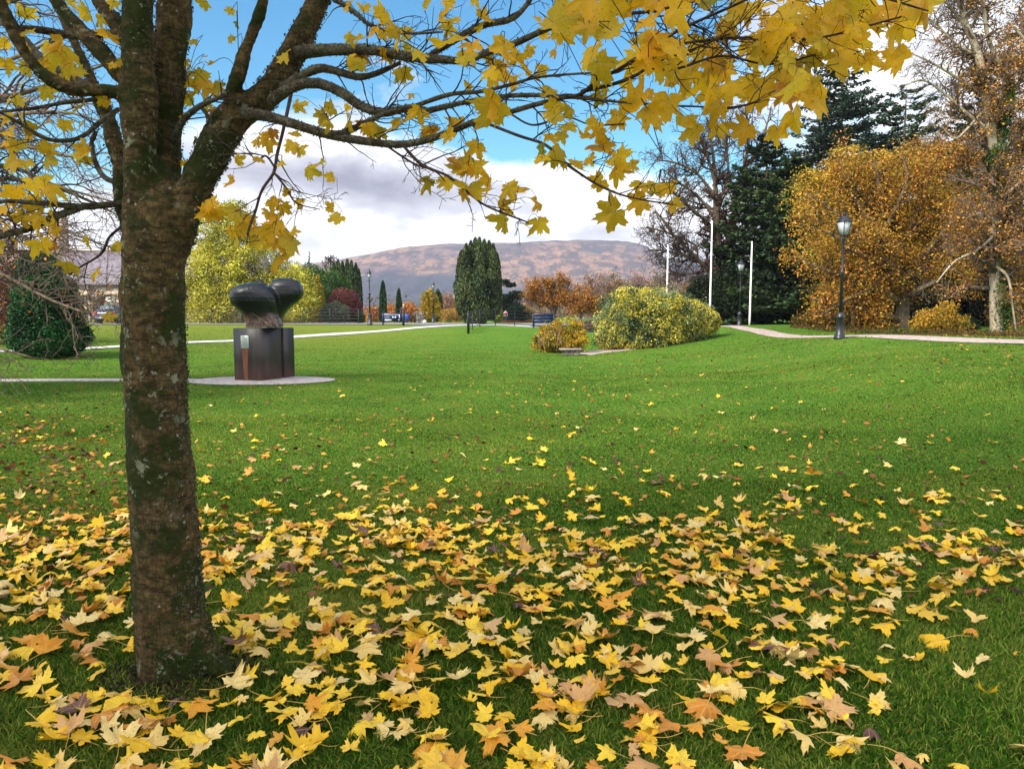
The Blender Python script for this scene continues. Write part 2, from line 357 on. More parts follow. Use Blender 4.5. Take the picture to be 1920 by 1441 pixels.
# --- ground material and colour
gp = np.stack([GX.ravel(), GY.ravel()], 1)
gc = np.tile(lin('689634', .80), (len(gp), 1))
n1 = fnoise(gp, .35, 1)[:, None]; n2 = fnoise(gp, 1.3, 2)[:, None]
gc = gc*1.0*(1+.13*n1+.09*n2+.08*fnoise(gp, .1, 3)[:, None])
yel = np.clip((gp[:, 1:2]-26)/14, 0, 1)*np.clip((X(900, 1)*gp[:, 1:2]-gp[:, 0:1])/6, 0, 1)
gc = gc*(1-yel*.55)+lin('a0983e', .82)*yel*.55
def build_ground():
    m, nt, b, o = new_mat('lawn')
    a = N(nt, 'ShaderNodeAttribute', attribute_name='Col'); v = pos(nt)
    f = noise(nt, 22, 8, .8, v); f2 = noise(nt, 3.2, 9, .78, v); f3 = noise(nt, .7, 6, .65, v)
    c = mix(nt, a.outputs['Color'], lin('3a6014', .8), math_(nt, 'MULTIPLY', ramp(nt, [(.38, (1, 1, 1)), (.62, (0, 0, 0))], f.outputs[0]).outputs[0], .45))
    c = mix(nt, c, lin('98ac54', .76), math_(nt, 'MULTIPLY', ramp(nt, [(.5, (0, 0, 0)), (.75, (1, 1, 1))], f2.outputs[0]).outputs[0], .35))
    c = mix(nt, c, lin('8a9440', .8), math_(nt, 'MULTIPLY', ramp(nt, [(.5, (0, 0, 0)), (.7, (1, 1, 1))], f3.outputs[0]).outputs[0], .4))
    nt.links.new(c, b.inputs['Base Color']); b.inputs['Roughness'].default_value = .95; b.inputs['Specular IOR Level'].default_value = .05
    bump(nt, b, math_(nt, 'ADD', f.outputs[0], math_(nt, 'MULTIPLY', f2.outputs[0], 1.5)), 1, .09)
    ny, nx = GX.shape; idx = np.arange(ny*nx).reshape(ny, nx)
    Q = np.stack([idx[:-1, :-1], idx[:-1, 1:], idx[1:, 1:], idx[1:, :-1]], -1).reshape(-1, 4)
    g = obj('lawn_ground', np.stack([GX, GY, HZ], -1).reshape(-1, 3), Q, m, smooth=True, col=gc)
    tagit(g, 'short green lawn dipping into a shallow bowl and rising to the right', 'lawn', kind='structure')
build_ground()
# --- paths
PATHS = []
def ribbon(name, pts, w, mat, label, lift=.03):
    pts = np.array(pts, dtype=float); a = resample(np.column_stack([pts, np.zeros(len(pts)), np.broadcast_to(w, (len(pts),))]), 160)
    PATHS.append((a[:, :2], a[:, 3])); n = 8; xy = a[:, :2]; t = unit(np.gradient(xy, axis=0)); nr = np.stack([-t[:, 1], t[:, 0]], 1)
    V = []
    for k in range(n+1):
        s = (k/n-.5)*a[:, 3]; wob = 0 if 0 < k < n else .05*fnoise(xy, 2.0, 7+k); q = xy+nr*(s+wob)[:, None]
        edge = -.02 if k in (0, n) else 0
        V.append(np.column_stack([q, H(q[:, 0], q[:, 1])+lift+edge]))
    V = np.stack(V, 1).reshape(-1, 3); idx = np.arange(len(V)).reshape(-1, n+1)
    Q = np.stack([idx[:-1, :-1], idx[:-1, 1:], idx[1:, 1:], idx[1:, :-1]], -1).reshape(-1, 4)
    o = obj(name, V, Q, mat, smooth=True); tagit(o, label, 'path', kind='structure'); return o
PATHM = m_noise('pale_gravel', [lin('8f8680', .8), lin('b8aea8', .8), lin('cfc6c0', .8)], 9, .9, bmp=.5, bdist=.02)
PATHR = m_noise('pinkish_path', [lin('8c7a72', .8), lin('b5a29a', .8), lin('c9b9b2', .8)], 5, .9, bmp=.4, bdist=.02)
PATHW = m_noise('pale_concrete_path', [lin('b9b4b4', .9), lin('d3cfce', .9)], 5, .85, bmp=.2)
ROADM = m_noise('grey_tarmac', [lin('77717c', .7), lin('948d98', .7), lin('a49da8', .7)], 3, .9, bmp=.3)
def GP(u, Y): return (X(u, Y), Y)
ribbon('gravel_path', [GP(-700, 17), GP(-200, 17.8), GP(100, 18.2), GP(300, 18.2), GP(460, 18.1)], .55, PATHM, 'narrow gravel path crossing the lawn to the sculpture')
ribbon('concrete_path', [GP(-400, 24.5), GP(0, 26.3), GP(165, 28), GP(350, 32), GP(440, 34.6), GP(560, 39), GP(700, 44.5), GP(860, 49), GP(1000, 51)], [.5, .5, .55, .7, .8, 1, 1.5, 2.2, 2.2], PATHW, 'pale concrete path curving up to the road', .05)
ribbon('tarmac_road', [GP(-600, 50), GP(0, 53), GP(300, 56), GP(560, 57), GP(760, 57), GP(900, 55), GP(1020, 57), GP(1140, 62)], [4, 4, 4, 4.5, 7, 8, 5, 4], ROADM, 'grey tarmac road behind the far lawn', .06)
ribbon('footpath', [GP(2500, 15), GP(2100, 17.0), GP(1920, 18.6), GP(1740, 21.8), GP(1600, 25.5), GP(1480, 31), GP(1400, 39), GP(1350, 50)], [1.3, 1.3, 1.3, 1.3, 1.2, 1.0, .8, .8], PATHR, 'pinkish footpath running along the top of the right hand bank', .035)
ribbon('path_bend', [GP(1085, 29.5), GP(1110, 31.5), GP(1150, 32.5), GP(1220, 34)], [1.0, 1.3, 1.5, 1.5], PATHR, 'short bend of path between the two shrubs', .03)
# round gravel patch under the sculpture
def disc(name, u, Y, rx, ry, mat, label):
    c = G(u, Y); a = np.linspace(0, 2*PI, 65)[:-1]; V = [c+[0, 0, .045]]
    for f in (.4, .75, 1):
        q = np.stack([c[0]+rx*f*np.cos(a), c[1]+ry*f*np.sin(a)*(1+.02*np.sin(3*a))], 1); V += list(np.column_stack([q, H(q[:, 0], q[:, 1])+(.045 if f < 1 else .012)]))
    V = np.array(V); n = 64; T = [(0, 1+k, 1+(k+1) % n) for k in range(n)]
    Q = [(1+r*n+k, 1+(r+1)*n+k, 1+(r+1)*n+(k+1) % n, 1+r*n+(k+1) % n) for r in range(2) for k in range(n)]
    tagit(obj(name, V, [np.array(T), np.array(Q)], mat, smooth=True), label, 'path', kind='structure')
disc('gravel_circle', 487, 18.2, 1.78, 1.2, PATHM, 'oval gravel patch around the sculpture plinth')
# ------------------------------------------------------------------ hills
def build_hill():
    xs = np.linspace(-2600, 3600, 420); ys = np.linspace(1500, 3600, 150); HX, HY = np.meshgrid(xs, ys)
    prof_u = np.array([-600, 0, 300, 500, 600, 640, 700, 760, 850, 950, 1100, 1150, 1178, 1195, 1215, 1250, 1300, 1400, 1700, 2300])
    prof_v = np.array([560, 540, 525, 510, 497, 489, 477, 467, 461, 457, 455, 454, 459, 472, 486, 492, 495, 500, 520, 560])
    u = HX/3000*F*CT+CX; top = np.interp(u.ravel(), prof_u, prof_v).reshape(u.shape)
    hz = (590.5-top)/F*3000+1.6
    t = np.clip((HY-1650)/1350, 0, 1); s = t*t*(3-2*t); back = np.clip((HY-3000)/600, 0, 1)
    p = np.stack([HX.ravel(), HY.ravel()], 1)
    nz = (fnoise(p, .0035, 21, 5)*34+fnoise(p, .014, 22, 4)*14).reshape(u.shape)
    Z = hz*(.12*t+.88*s**.8)*(1-.3*back)+nz*np.sin(np.clip(t, 0, 1)*PI)**.7*(1-back)*1.0-3
    Z += (1-back)*np.clip((t-.7)/.3, 0, 1)*(fnoise(p, .02, 5, 4).reshape(u.shape)*5+fnoise(p, .006, 6, 3).reshape(u.shape)*6)
    frac = Z/np.maximum(hz, 1)
    q = p/1.0; k = fnoise(q*[1, .45], .008, 31, 6)*.5+.5; k2 = fnoise(q*[1, .5], .04, 32, 4)*.5+.5
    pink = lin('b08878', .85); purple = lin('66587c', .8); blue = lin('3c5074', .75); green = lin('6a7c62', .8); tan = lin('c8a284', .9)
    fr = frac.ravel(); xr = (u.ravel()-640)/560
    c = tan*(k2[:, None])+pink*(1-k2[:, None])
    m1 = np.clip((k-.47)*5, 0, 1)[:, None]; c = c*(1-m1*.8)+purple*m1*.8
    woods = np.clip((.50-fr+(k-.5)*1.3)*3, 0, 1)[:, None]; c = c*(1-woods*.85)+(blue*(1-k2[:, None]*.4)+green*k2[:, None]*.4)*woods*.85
    east_shade = np.clip((u.ravel()-1040+160*(k-.5)*2)/90, 0, 1)[:, None]; c = c*(1-east_shade*.85)+(blue*.6+purple*.15)*east_shade*.85  # shade on the right-hand end, put into the hill colour as deep blue
    idx = np.arange(HX.size).reshape(HX.shape); Q = np.stack([idx[:-1, :-1], idx[:-1, 1:], idx[1:, 1:], idx[1:, :-1]], -1).reshape(-1, 4)
    m, nt, b, o = new_mat('heather_hill'); a = N(nt, 'ShaderNodeAttribute', attribute_name='Col')
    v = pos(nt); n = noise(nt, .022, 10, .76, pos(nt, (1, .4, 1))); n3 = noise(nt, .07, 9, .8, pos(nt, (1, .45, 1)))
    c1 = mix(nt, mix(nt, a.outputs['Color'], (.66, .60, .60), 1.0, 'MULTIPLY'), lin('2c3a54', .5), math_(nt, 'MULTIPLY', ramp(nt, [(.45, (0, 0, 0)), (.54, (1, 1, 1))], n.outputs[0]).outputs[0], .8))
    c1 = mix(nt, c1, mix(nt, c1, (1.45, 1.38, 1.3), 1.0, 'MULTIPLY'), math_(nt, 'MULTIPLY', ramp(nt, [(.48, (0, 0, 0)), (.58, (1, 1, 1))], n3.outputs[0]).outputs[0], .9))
    nt.links.new(c1, b.inputs['Base Color']); b.inputs['Roughness'].default_value = 1; b.inputs['Specular IOR Level'].default_value = 0
    bump(nt, b, n.outputs[0], 1, 30)
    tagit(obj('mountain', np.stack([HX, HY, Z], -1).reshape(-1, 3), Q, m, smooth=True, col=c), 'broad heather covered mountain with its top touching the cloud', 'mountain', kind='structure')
build_hill()
# ------------------------------------------------------------------ the maple
def leaf_template(seed, rings=(0.3, .62, 1.0)):
    g = np.random.default_rng(seed)
    h = [(0, 1.0), (4, .85), (9, .78), (14, .86), (16, .73), (21, .60), (27, .53), (31, .60), (36, .80), (40, .77), (45, .88), (50, .99), (54, .85), (60, .79), (65, .85), (68, .68), (76, .54), (82, .49), (88, .56), (94, .68), (101, .80), (105, .64), (113, .61), (118, .64), (124, .47), (140, .40), (160, .33), (172, .22), (180, .06)]
    out = [(a, r) for a, r in h]+[(360-a, r) for a, r in h[-2:0:-1]]
    a = np.radians([q[0] for q in out])+g.normal(size=len(out))*.012; r = np.array([q[1] for q in out])*(1+g.normal(size=len(out))*.05)
    r = r*(1+.14*np.sin(a*1+g.uniform(0, 6)))
    for la in (0, 50, -50, 101, -101):
        dl = (np.degrees(a)-la+180) % 360-180; r = r*(1+g.uniform(-.26, .14)*np.exp(-(dl/17)**2)); a = a+np.radians(g.uniform(-7, 7))*np.exp(-(dl/22)**2)
    if g.random() < .35:
        dl = (np.degrees(a)-g.uniform(-120, 120)+180) % 360-180; r = r*(1-.4*np.exp(-(dl/10)**2))
    n = len(a); V = [[0, 0]]
    for f in rings:
        rr = r*f if f == 1 else (r*.75+.25*.55)*f
        V += list(np.stack([np.sin(a)*np.minimum(rr, r), np.cos(a)*np.minimum(rr, r)], 1))
    V = np.array(V); x, y = V[:, 0], V[:, 1]; rad = np.hypot(x, y); th = np.arctan2(x, y)
    z = -g.uniform(.0, .55)*rad**2+g.uniform(-.45, .75)*np.abs(x)+g.uniform(.06, .17)*rad*np.sin(th*g.integers(2, 6)+g.uniform(0, 6))+g.uniform(-.4, .45)*x*y
    z += g.uniform(.04, .20)*rad**3*np.sin(th*g.integers(5, 9)+g.uniform(0, 6))+g.uniform(0, .5)*np.maximum(rad-.6, 0)**1.5*np.sign(g.normal())
    T = [(0, 1+k, 1+(k+1) % n) for k in range(n)]; Q = []
    for q in range(len(rings)-1):
        Q += [(1+q*n+k, 1+(q+1)*n+k, 1+(q+1)*n+(k+1) % n, 1+q*n+(k+1) % n) for k in range(n)]
    return np.column_stack([V, z])/1.75, np.array(T), np.array(Q), V*.5+.5, rad
TPL = [leaf_template(40+i) for i in range(26)]
def frames(nrm, up):
    """rows: x, y(tip direction), z(normal)"""
    n = unit(nrm); y = unit(up-(up*n).sum(-1, keepdims=True)*n); x = np.cross(y, n); return np.stack([x, y, n], 1)
def leaves_mesh(C, size, FR, col, tpl_ids, name, mat, parent=None):
    Vs, Ts, Qs, Us, Cs, off = [], [], [], [], [], 0
    for t in range(len(TPL)):
        ids = np.where(tpl_ids == t)[0]
        if not len(ids): continue
        V, T, Q, UV, rad = TPL[t]; nv = len(V)
        w = np.einsum('vi,nij->nvj', V, FR[ids])*size[ids][:, None, None]+C[ids][:, None, :]
        o = (np.arange(len(ids))*nv)[:, None, None]+off
        Vs.append(w.reshape(-1, 3)); Ts.append((T[None]+o).reshape(-1, 3)); Qs.append((Q[None]+o).reshape(-1, 4))
        Us.append(np.tile(UV, (len(ids), 1))); Cs.append(np.repeat(col[ids], nv, 0)); off += nv*len(ids)
    return obj(name, np.vstack(Vs), [np.vstack(Ts), np.vstack(Qs)], mat, parent, smooth=True, col=np.vstack(Cs), uv=np.vstack(Us))
TB = P(322, 1262, 3.25); TB[2] = 0
maple = thing('maple_tree', TB, 'mossy maple with lichen crusted bark and yellow leaves, nearest tree on the lawn', 'tree')
def build_maple():
    g = np.random.default_rng(3); Y0 = 3.25
    # trunk and the forks that grow out of it, melted into one skin
    main = [
      [(323, 1330, Y0, 140), (321, 1262, Y0, 130), (319, 1200, Y0, 126), (316, 1100, Y0, 124), (310, 1000, Y0, 121), (304, 900, Y0, 118), (296, 800, Y0, 114), (290, 700, Y0, 112), (287, 600, Y0, 115), (288, 520, Y0, 116), (291, 450, Y0, 116), (294, 405, Y0, 104), (296, 365, Y0, 84), (298, 330, Y0+.02, 56), (299, 300, Y0+.03, 24)],
      [(268, 480, Y0, 67), (264, 400, Y0-.03, 63), (263, 320, Y0-.04, 59), (262, 240, Y0-.05, 61), (262, 180, Y0-.05, 67), (258, 100, Y0-.05, 56), (260, 20, Y0-.06, 54), (262, -60, Y0-.06, 50), (268, -300, Y0-.05, 45), (262, -560, Y0, 36)],
      [(312, 470, Y0+.05, 63), (316, 400, Y0+.08, 54), (314, 300, Y0+.1, 50), (316, 200, Y0+.1, 54), (320, 100, Y0+.11, 56), (326, 20, Y0+.12, 59), (332, -60, Y0+.15, 56), (345, -300, Y0+.2, 45), (360, -600, Y0+.3, 32)],
      [(318, 480, Y0, 67), (335, 430, Y0+.01, 66), (356, 375, Y0+.02, 62), (384, 312, Y0+.03, 62), (412, 262, Y0+.03, 66), (442, 215, Y0+.04, 59), (485, 190, Y0+.05, 49), (520, 150, Y0+.06, 47), (546, 105, Y0+.07, 50), (572, 60, Y0+.08, 45), (594, 0, Y0+.1, 42), (610, -70, Y0+.12, 39), (640, -300, Y0+.2, 30)],
      [(246, 440, Y0+.08, 34), (232, 380, Y0+.12, 28), (226, 320, Y0+.16, 26), (217, 275, Y0+.2, 27), (205, 225, Y0+.25, 25), (188, 190, Y0+.3, 25), (168, 140, Y0+.35, 21), (142, 85, Y0+.4, 18), (120, 40, Y0+.45, 15), (90, -20, Y0+.5, 12)],
      [(262, 215, Y0-.06, 30), (238, 184, Y0-.08, 26), (205, 170, Y0-.1, 24), (170, 170, Y0-.12, 24), (133, 166, Y0-.14, 25), (88, 146, Y0-.16, 25), (52, 108, Y0-.18, 24), (28, 66, Y0-.2, 22), (4, 16, Y0-.22, 22), (-30, -60, Y0-.25, 20)],
      [(262, 175, Y0-.04, 30), (228, 145, Y0-.02, 30), (200, 112, Y0, 31), (172, 80, Y0+.02, 30), (148, 55, Y0+.04, 26), (120, 22, Y0+.05, 24), (92, -20, Y0+.06, 22), (50, -90, Y0+.1, 18)],
      [(268, 120, Y0+.0, 26), (236, 78, Y0+.03, 26), (214, 40, Y0+.05, 25), (190, 10, Y0+.08, 22), (160, -30, Y0+.1, 20)],
      [(432, 235, Y0+.0, 30), (436, 180, Y0-.02, 27), (447, 140, Y0-.04, 26), (460, 95, Y0-.05, 24), (478, 50, Y0-.06, 24), (494, 0, Y0-.08, 22), (510, -60, Y0-.1, 20)],
    ]
    # root flare
    main += [[(358, 1160, Y0-.02, 66), (376, 1210, Y0-.03, 56), (402, 1246, Y0-.05, 40), (446, 1272, Y0-.05, 18)],
             [(292, 1180, Y0-.03, 70), (284, 1240, Y0-.04, 62), (274, 1300, Y0-.06, 40)], [(345, 1180, Y0-.04, 80), (354, 1240, Y0-.05, 74), (368, 1300, Y0-.07, 40)]]
    mb = MB(); lines = []
    for L in main:
        p, r = traced(L, 26); lines.append((p, r)); V, Q = tubes(p[None], r[None], 14)
        mb.add(V, Q, [(len(V), (k+1) % 14, k) for k in range(14)] and [])
        # caps
        n = 14; a = np.vstack([p[0]]); 
        mb.add(np.vstack([V[:n], p[0]]), T=[(n, k, (k+1) % n) for k in range(n)])
        mb.add(np.vstack([V[-n:], p[-1]]), T=[(n, (k+1) % n, k) for k in range(n)])
    o = mb.build('trunk', None, maple)
    w = o.modifiers.new('w', 'WELD'); w.merge_threshold = .0005
    m = o.modifiers.new('m', 'REMESH'); m.mode = 'VOXEL'; m.voxel_size = .011
    s = o.modifiers.new('s', 'SMOOTH'); s.factor = .5; s.iterations = 7
    dg = bpy.context.evaluated_depsgraph_get(); me = bpy.data.meshes.new_from_object(o.evaluated_get(dg)); o.modifiers.clear(); o.data = me
    n = len(me.vertices); co = np.zeros(n*3); me.vertices.foreach_get('co', co); co = co.reshape(-1, 3)
    nr = np.zeros(n*3); me.vertices.foreach_get('normal', nr); nr = nr.reshape(-1, 3)
    q = co*[1, 1, .55]
    d = .006*fnoise(q, 22, 51, 4)+.004*fnoise(co*[1, 1, 3], 30, 52, 3)+.007*fnoise(co, 7, 53, 3)
    low = np.clip((.35-co[:, 2])/.35, 0, 1); d += low*(.02*fnoise(co*[1, 1, .2], 16, 54, 3))
    co = co+nr*d[:, None]; me.vertices.foreach_set('co', co.astype(np.float32).ravel())
    me.polygons.foreach_set('use_smooth', np.ones(len(me.polygons), dtype=bool)); me.materials.clear(); me.materials.append(MBARK); me.update()
    tw = co+np.array(TB)
    # lichen tufts: crinkled flakes standing off the bark
    pw = np.zeros(n); zz = tw[:, 2]; side = nr[:, 0]
    pw = .015+np.clip(np.abs(side)-.35, 0, 1)*1.8*(side > 0)+np.clip(-side-.6, 0, 1)+(zz > 1.9)*1.1*np.clip(fnoise(tw, 3, 63, 2)+.3, 0, 1); pw *= (fnoise(tw, 6, 61, 3) > .05); pw[zz > 3.6] *= .3; pw[zz < .25] *= .4
    ids = g.choice(n, size=5500, p=pw/pw.sum()); c = tw[ids]+nr[ids]*g.uniform(0, .009, (len(ids), 1))
    col = palette(c, ['3d3f30', '64674e', '80836a', '9a9d84', '55583c'], 8, 3, .6, .55, g=g)
    V, Q, C = cards(c, g.uniform(.0025, .0075, len(c)), col, 0, .8, g)
    obj('lichen', V, Q, LEAFY, maple, col=C)
    # moss on the flare
    pm = (zz < .55)*(fnoise(tw, 6, 66, 2) > -.1)*(1.2-zz*1.5).clip(0, 2)+0.0; ids = g.choice(n, size=9000, p=pm/pm.sum())
    c = tw[ids]+nr[ids]*g.uniform(0, .006, (len(ids), 1)); V, Q, C = cards(c, g.uniform(.003, .007, len(c)), palette(c, ['14200a', '24380c', '4d6a16'], 9, 4, .5, .6, g=g), 0, .5, g)
    obj('moss', V, Q, LEAFY, maple, col=C)
    # ---- branches
    Br = [
     [(240, 62, Y0+.03, 13), (150, 66, Y0+.05, 15), (127, 66, Y0+.05, 14), (80, 58, Y0+.0, 13), (33, 54, Y0-.1, 12)],
     [(190, 178, Y0+.15, 20), (133, 147, Y0+.2, 19), (83, 117, Y0+.25, 17), (43, 73, Y0+.3, 14), (0, 40, Y0+.35, 10)],
     [(262, 378, Y0+.05, 14), (200, 384, Y0+.02, 12), (150, 388, Y0, 12), (80, 382, Y0-.1, 9), (0, 378, Y0-.2, 7), (-60, 384, Y0-.25, 5)],
     [(152, 388, Y0, 13), (100, 408, Y0-.02, 13), (50, 430, Y0-.05, 12), (0, 441, Y0-.1, 12), (-60, 450, Y0-.1, 10)],
     [(222, 205, Y0+.2, 9), (186, 230, Y0+.1, 9), (160, 252, Y0, 8), (130, 263, Y0-.05, 8), (85, 260, Y0-.1, 7), (40, 232, Y0-.15, 6), (0, 210, Y0-.2, 5)],
     [(210, 180, Y0+.1, 8), (165, 188, Y0, 8), (110, 194, Y0-.05, 7), (60, 203, Y0-.1, 6), (-10, 210, Y0-.2, 5)],
     [(232, 345, Y0+.15, 10), (200, 335, Y0+.2, 10), (182, 310, Y0+.25, 9), (172, 270, Y0+.3, 9), (180, 245, Y0+.3, 7)],
     [(548, 100, Y0+.05, 26), (595, 95, Y0, 22), (640, 93, Y0-.06, 20), (700, 94, Y0-.12, 19), (760, 106, Y0-.2, 18), (835, 112, Y0-.28, 15), (873, 114, Y0-.32, 12), (910, 100, Y0-.36, 12), (960, 84, Y0-.42, 12), (1010, 60, Y0-.48, 11), (1045, 46, Y0-.54, 9), (1110, 26, Y0-.6, 7), (1210, -10, Y0-.7, 5)],
     [(800, 108, Y0-.22, 10), (855, 74, Y0-.25, 12), (905, 48, Y0-.28, 12), (957, 37, Y0-.3, 11), (985, 12, Y0-.32, 9), (1010, -30, Y0-.35, 8)],
     [(515, 178, Y0+.05, 22), (560, 145, Y0, 17), (600, 128, Y0-.02, 15), (640, 137, Y0-.04, 14), (673, 145, Y0-.06, 13), (707, 137, Y0-.08, 10), (750, 117, Y0-.1, 7)],
     [(500, 195, Y0+.04, 24), (545, 165, Y0-.02, 19), (590, 155, Y0-.06, 18), (640, 173, Y0-.1, 18), (673, 197, Y0-.14, 17), (713, 212, Y0-.18, 16), (750, 206, Y0-.22, 13), (775, 200, Y0-.26, 12), (800, 208, Y0-.29, 11), (853, 196, Y0-.34, 9), (907, 187, Y0-.4, 9), (957, 180, Y0-.46, 8), (1057, 182, Y0-.58, 7), (1140, 190, Y0-.7, 5), (1280, 199, Y0-.9, 3)],
     [(770, 202, Y0-.24, 9), (840, 178, Y0-.3, 8), (900, 172, Y0-.34, 7), (960, 158, Y0-.4, 6), (1010, 145, Y0-.45, 5), (1110, 137, Y0-.55, 4)],
     [(1050, 183, Y0-.58, 7), (1085, 179, Y0-.62, 7), (1123, 150, Y0-.68, 7), (1173, 123, Y0-.74, 7), (1223, 87, Y0-.8, 6), (1275, 56, Y0-.87, 6), (1330, 30, Y0-.94, 5), (1420, -10, Y0-1.05, 4)],
     [(1090, 172, Y0-.62, 7), (1150, 158, Y0-.7, 7), (1192, 142, Y0-.76, 6), (1230, 118, Y0-.8, 4), (1290, 96, Y0-.88, 4), (1370, 62, Y0-.98, 3)],
     [(440, 212, Y0+.02, 26), (493, 217, Y0-.04, 20), (533, 227, Y0-.08, 17), (583, 243, Y0-.12, 16), (633, 256, Y0-.16, 15), (707, 268, Y0-.22, 14), (767, 270, Y0-.27, 13), (830, 253, Y0-.34, 12), (890, 230, Y0-.4, 11), (940, 217, Y0-.46, 10), (1007, 197, Y0-.54, 9), (1065, 182, Y0-.6, 8)],
     [(600, 249, Y0-.14, 12), (640, 250, Y0-.17, 12), (683, 232, Y0-.2, 11), (720, 214, Y0-.22, 9), (755, 206, Y0-.24, 7)],
     [(755, 272, Y0-.27, 5), (790, 308, Y0-.36, 6), (840, 330, Y0-.44, 5), (873, 357, Y0-.5, 5), (907, 383, Y0-.55, 4), (950, 402, Y0-.62, 4), (990, 418, Y0-.68, 3)],
     [(723, 272, Y0-.24, 4), (773, 305, Y0-.3, 4), (818, 322, Y0-.36, 3), (835, 340, Y0-.4, 2)],
     [(915, 232, Y0-.44, 6), (973, 255, Y0-.54, 6), (1023, 272, Y0-.62, 6), (1057, 303, Y0-.68, 6), (1090, 327, Y0-.74, 5), (1123, 347, Y0-.8, 5), (1173, 367, Y0-.88, 4), (1262, 383, Y0-1.0, 3)],
     [(960, 215, Y0-.5, 4), (1000, 235, Y0-.56, 4), (1060, 220, Y0-.64, 4), (1110, 235, Y0-.7, 3), (1170, 232, Y0-.78, 3)],
     [(548, 165, Y0+.0, 7), (533, 235, Y0-.1, 6), (519, 290, Y0-.14, 6), (513, 323, Y0-.18, 6), (490, 357, Y0-.22, 5), (477, 400, Y0-.26, 5), (463, 440, Y0-.3, 4)],
     [(513, 323, Y0-.18, 4), (535, 350, Y0-.2, 4), (556, 380, Y0-.22, 3), (600, 392, Y0-.24, 2)],
     [(514, 312, Y0-.18, 4), (498, 292, Y0-.16, 4), (480, 300, Y0-.15, 3), (460, 272, Y0-.14, 2)],
     [(326, 260, Y0+.05, 13), (345, 225, Y0-.02, 12), (377, 199, Y0-.06, 10), (427, 177, Y0-.1, 7)],
     [(377, 200, Y0-.06, 8), (392, 222, Y0-.04, 7), (404, 245, Y0, 6)],
     [(1325, 203, Y0-1.0, 4), (1370, 202, Y0-1.05, 5), (1400, 196, Y0-1.08, 4), (1425, 187, Y0-1.1, 3)],
     [(1210, 98, Y0-.8, 5), (1290, 80, Y0-.88, 5), (1400, 70, Y0-.98, 5), (1500, 72, Y0-1.05, 5), (1555, 66, Y0-1.1, 4), (1620, 50, Y0-1.15, 4), (1690, 30, Y0-1.2, 3)],
     [(1180, 120, Y0-.76, 5), (1260, 130, Y0-.84, 5), (1350, 105, Y0-.95, 4), (1440, 120, Y0-1.02, 4), (1530, 100, Y0-1.1, 3)],
     [(1100, 28, Y0-.6, 6), (1230, 20, Y0-.72, 6), (1380, -20, Y0-.9, 6), (1520, -40, Y0-1.0, 6), (1640, -10, Y0-1.1, 5), (1740, 20, Y0-1.18, 3)],
     [(1280, 199, Y0-.9, 4), (1340, 201, Y0-1.0, 3)],
     [(228, 425, Y0+.1, 6), (205, 445, Y0+.05, 5), (190, 475, Y0, 5), (150, 500, Y0-.05, 4), (128, 515, Y0-.1, 3)],
     [(600, -20, Y0+.1, 12), (660, 20, Y0, 8), (700, 50, Y0-.1, 6), (760, 62, Y0-.2, 5), (830, 60, Y0-.3, 3)],
     [(268, -60, Y0, 20), (400, -220, Y0-.2, 18), (620, -330, Y0-.5, 14), (900, -380, Y0-.8, 10)],
     [(268, -120, Y0, 20), (120, -260, Y0, 18), (-120, -380, Y0, 12)],
     [(345, -200, Y0+.2, 20), (500, -300, Y0+.6, 16), (760, -360, Y0+1.0, 10)],
     [(270, -200, Y0, 20), (240, -330, Y0-.6, 16), (300, -420, Y0-1.3, 10)],
    ]
    small = []
    for L in Br:
        p, r = traced(L, 28); thick = r.max() > .009
        gg = .0035 if thick else .0025
        nz = np.stack([fnoise(p, 9, 70+k, 2) for k in range(3)], 1)*gg; p = p+nz*np.linspace(0, 1, 28)[:, None]
        V, Q = tubes(p[None], (r*(1+.08*fnoise(p, 40, 77, 2)))[None], 9 if thick else 6)
        obj('branch', V, Q, BBARK if thick else TWIGM, maple, smooth=True); lines.append((p, r)); small.append((p, r))
    # fuzzy lichen along the thick branches
    c = []
    for p, r in small:
        k = int(r.mean()*60000*(p[0, 1] > 0)); 
        if r.max() < .013: continue
        k = int(np.linalg.norm(np.diff(p, axis=0), axis=1).sum()*1500); t = g.uniform(0, 27, k)*g.uniform(.3, 1, k); i = np.minimum(t.astype(int), 26); f = (t-i)[:, None]
        q = p[i]*(1-f)+p[i+1]*f; rr = (r[i]*(1-f[:, 0])+r[i+1]*f[:, 0])[:, None]; d = rdir(k, g); c.append(q+d*(rr+g.uniform(-.001, .004, (k, 1))))
    c = np.vstack(c); V, Q, C = cards(c, g.uniform(.0018, .0045, len(c)), palette(c, ['2b2a20', '55563f', '85876a', 'a3a68a'], 8, 3, .6, .55, g=g), 0, .8, g)
    obj('lichen', V, Q, LEAFY, maple, col=C)
    # twigs
    PA = np.stack([resample(p, 28) for p, r in small]); RA = np.stack([r for p, r in small])
    t1, r1 = spawn(PA, RA, 380, .30, up=.05, ang=(25, 65), K=7, jit=.16, rs=.55, rmin=.0011, tmin=.2, rmax=.0035, g=g)
    t2, r2 = spawn(t1, r1, 950, .12, up=.05, ang=(30, 65), K=5, jit=.18, rs=.8, rmin=.0009, tmin=.15, g=g)
    t3, r3 = spawn(t2, r2, 900, .045, up=.1, ang=(30, 70), K=5, jit=.2, rs=.9, rmin=.0009, tmin=.2, g=g)
    mb = MB()
    for t, r, s in ((t1, r1, 5), (t2, r2, 4), (t3, r3, 4)): mb.add(*tubes(t, r, s))
    mb.build('twigs', TWIGM, maple, smooth=True)['kind'] = 'stuff'
    allp = np.vstack([PA.reshape(-1, 3), t1.reshape(-1, 3), t2.reshape(-1, 3)])
    # ---- leaves: (u, v, Y, px)
    Lf = []
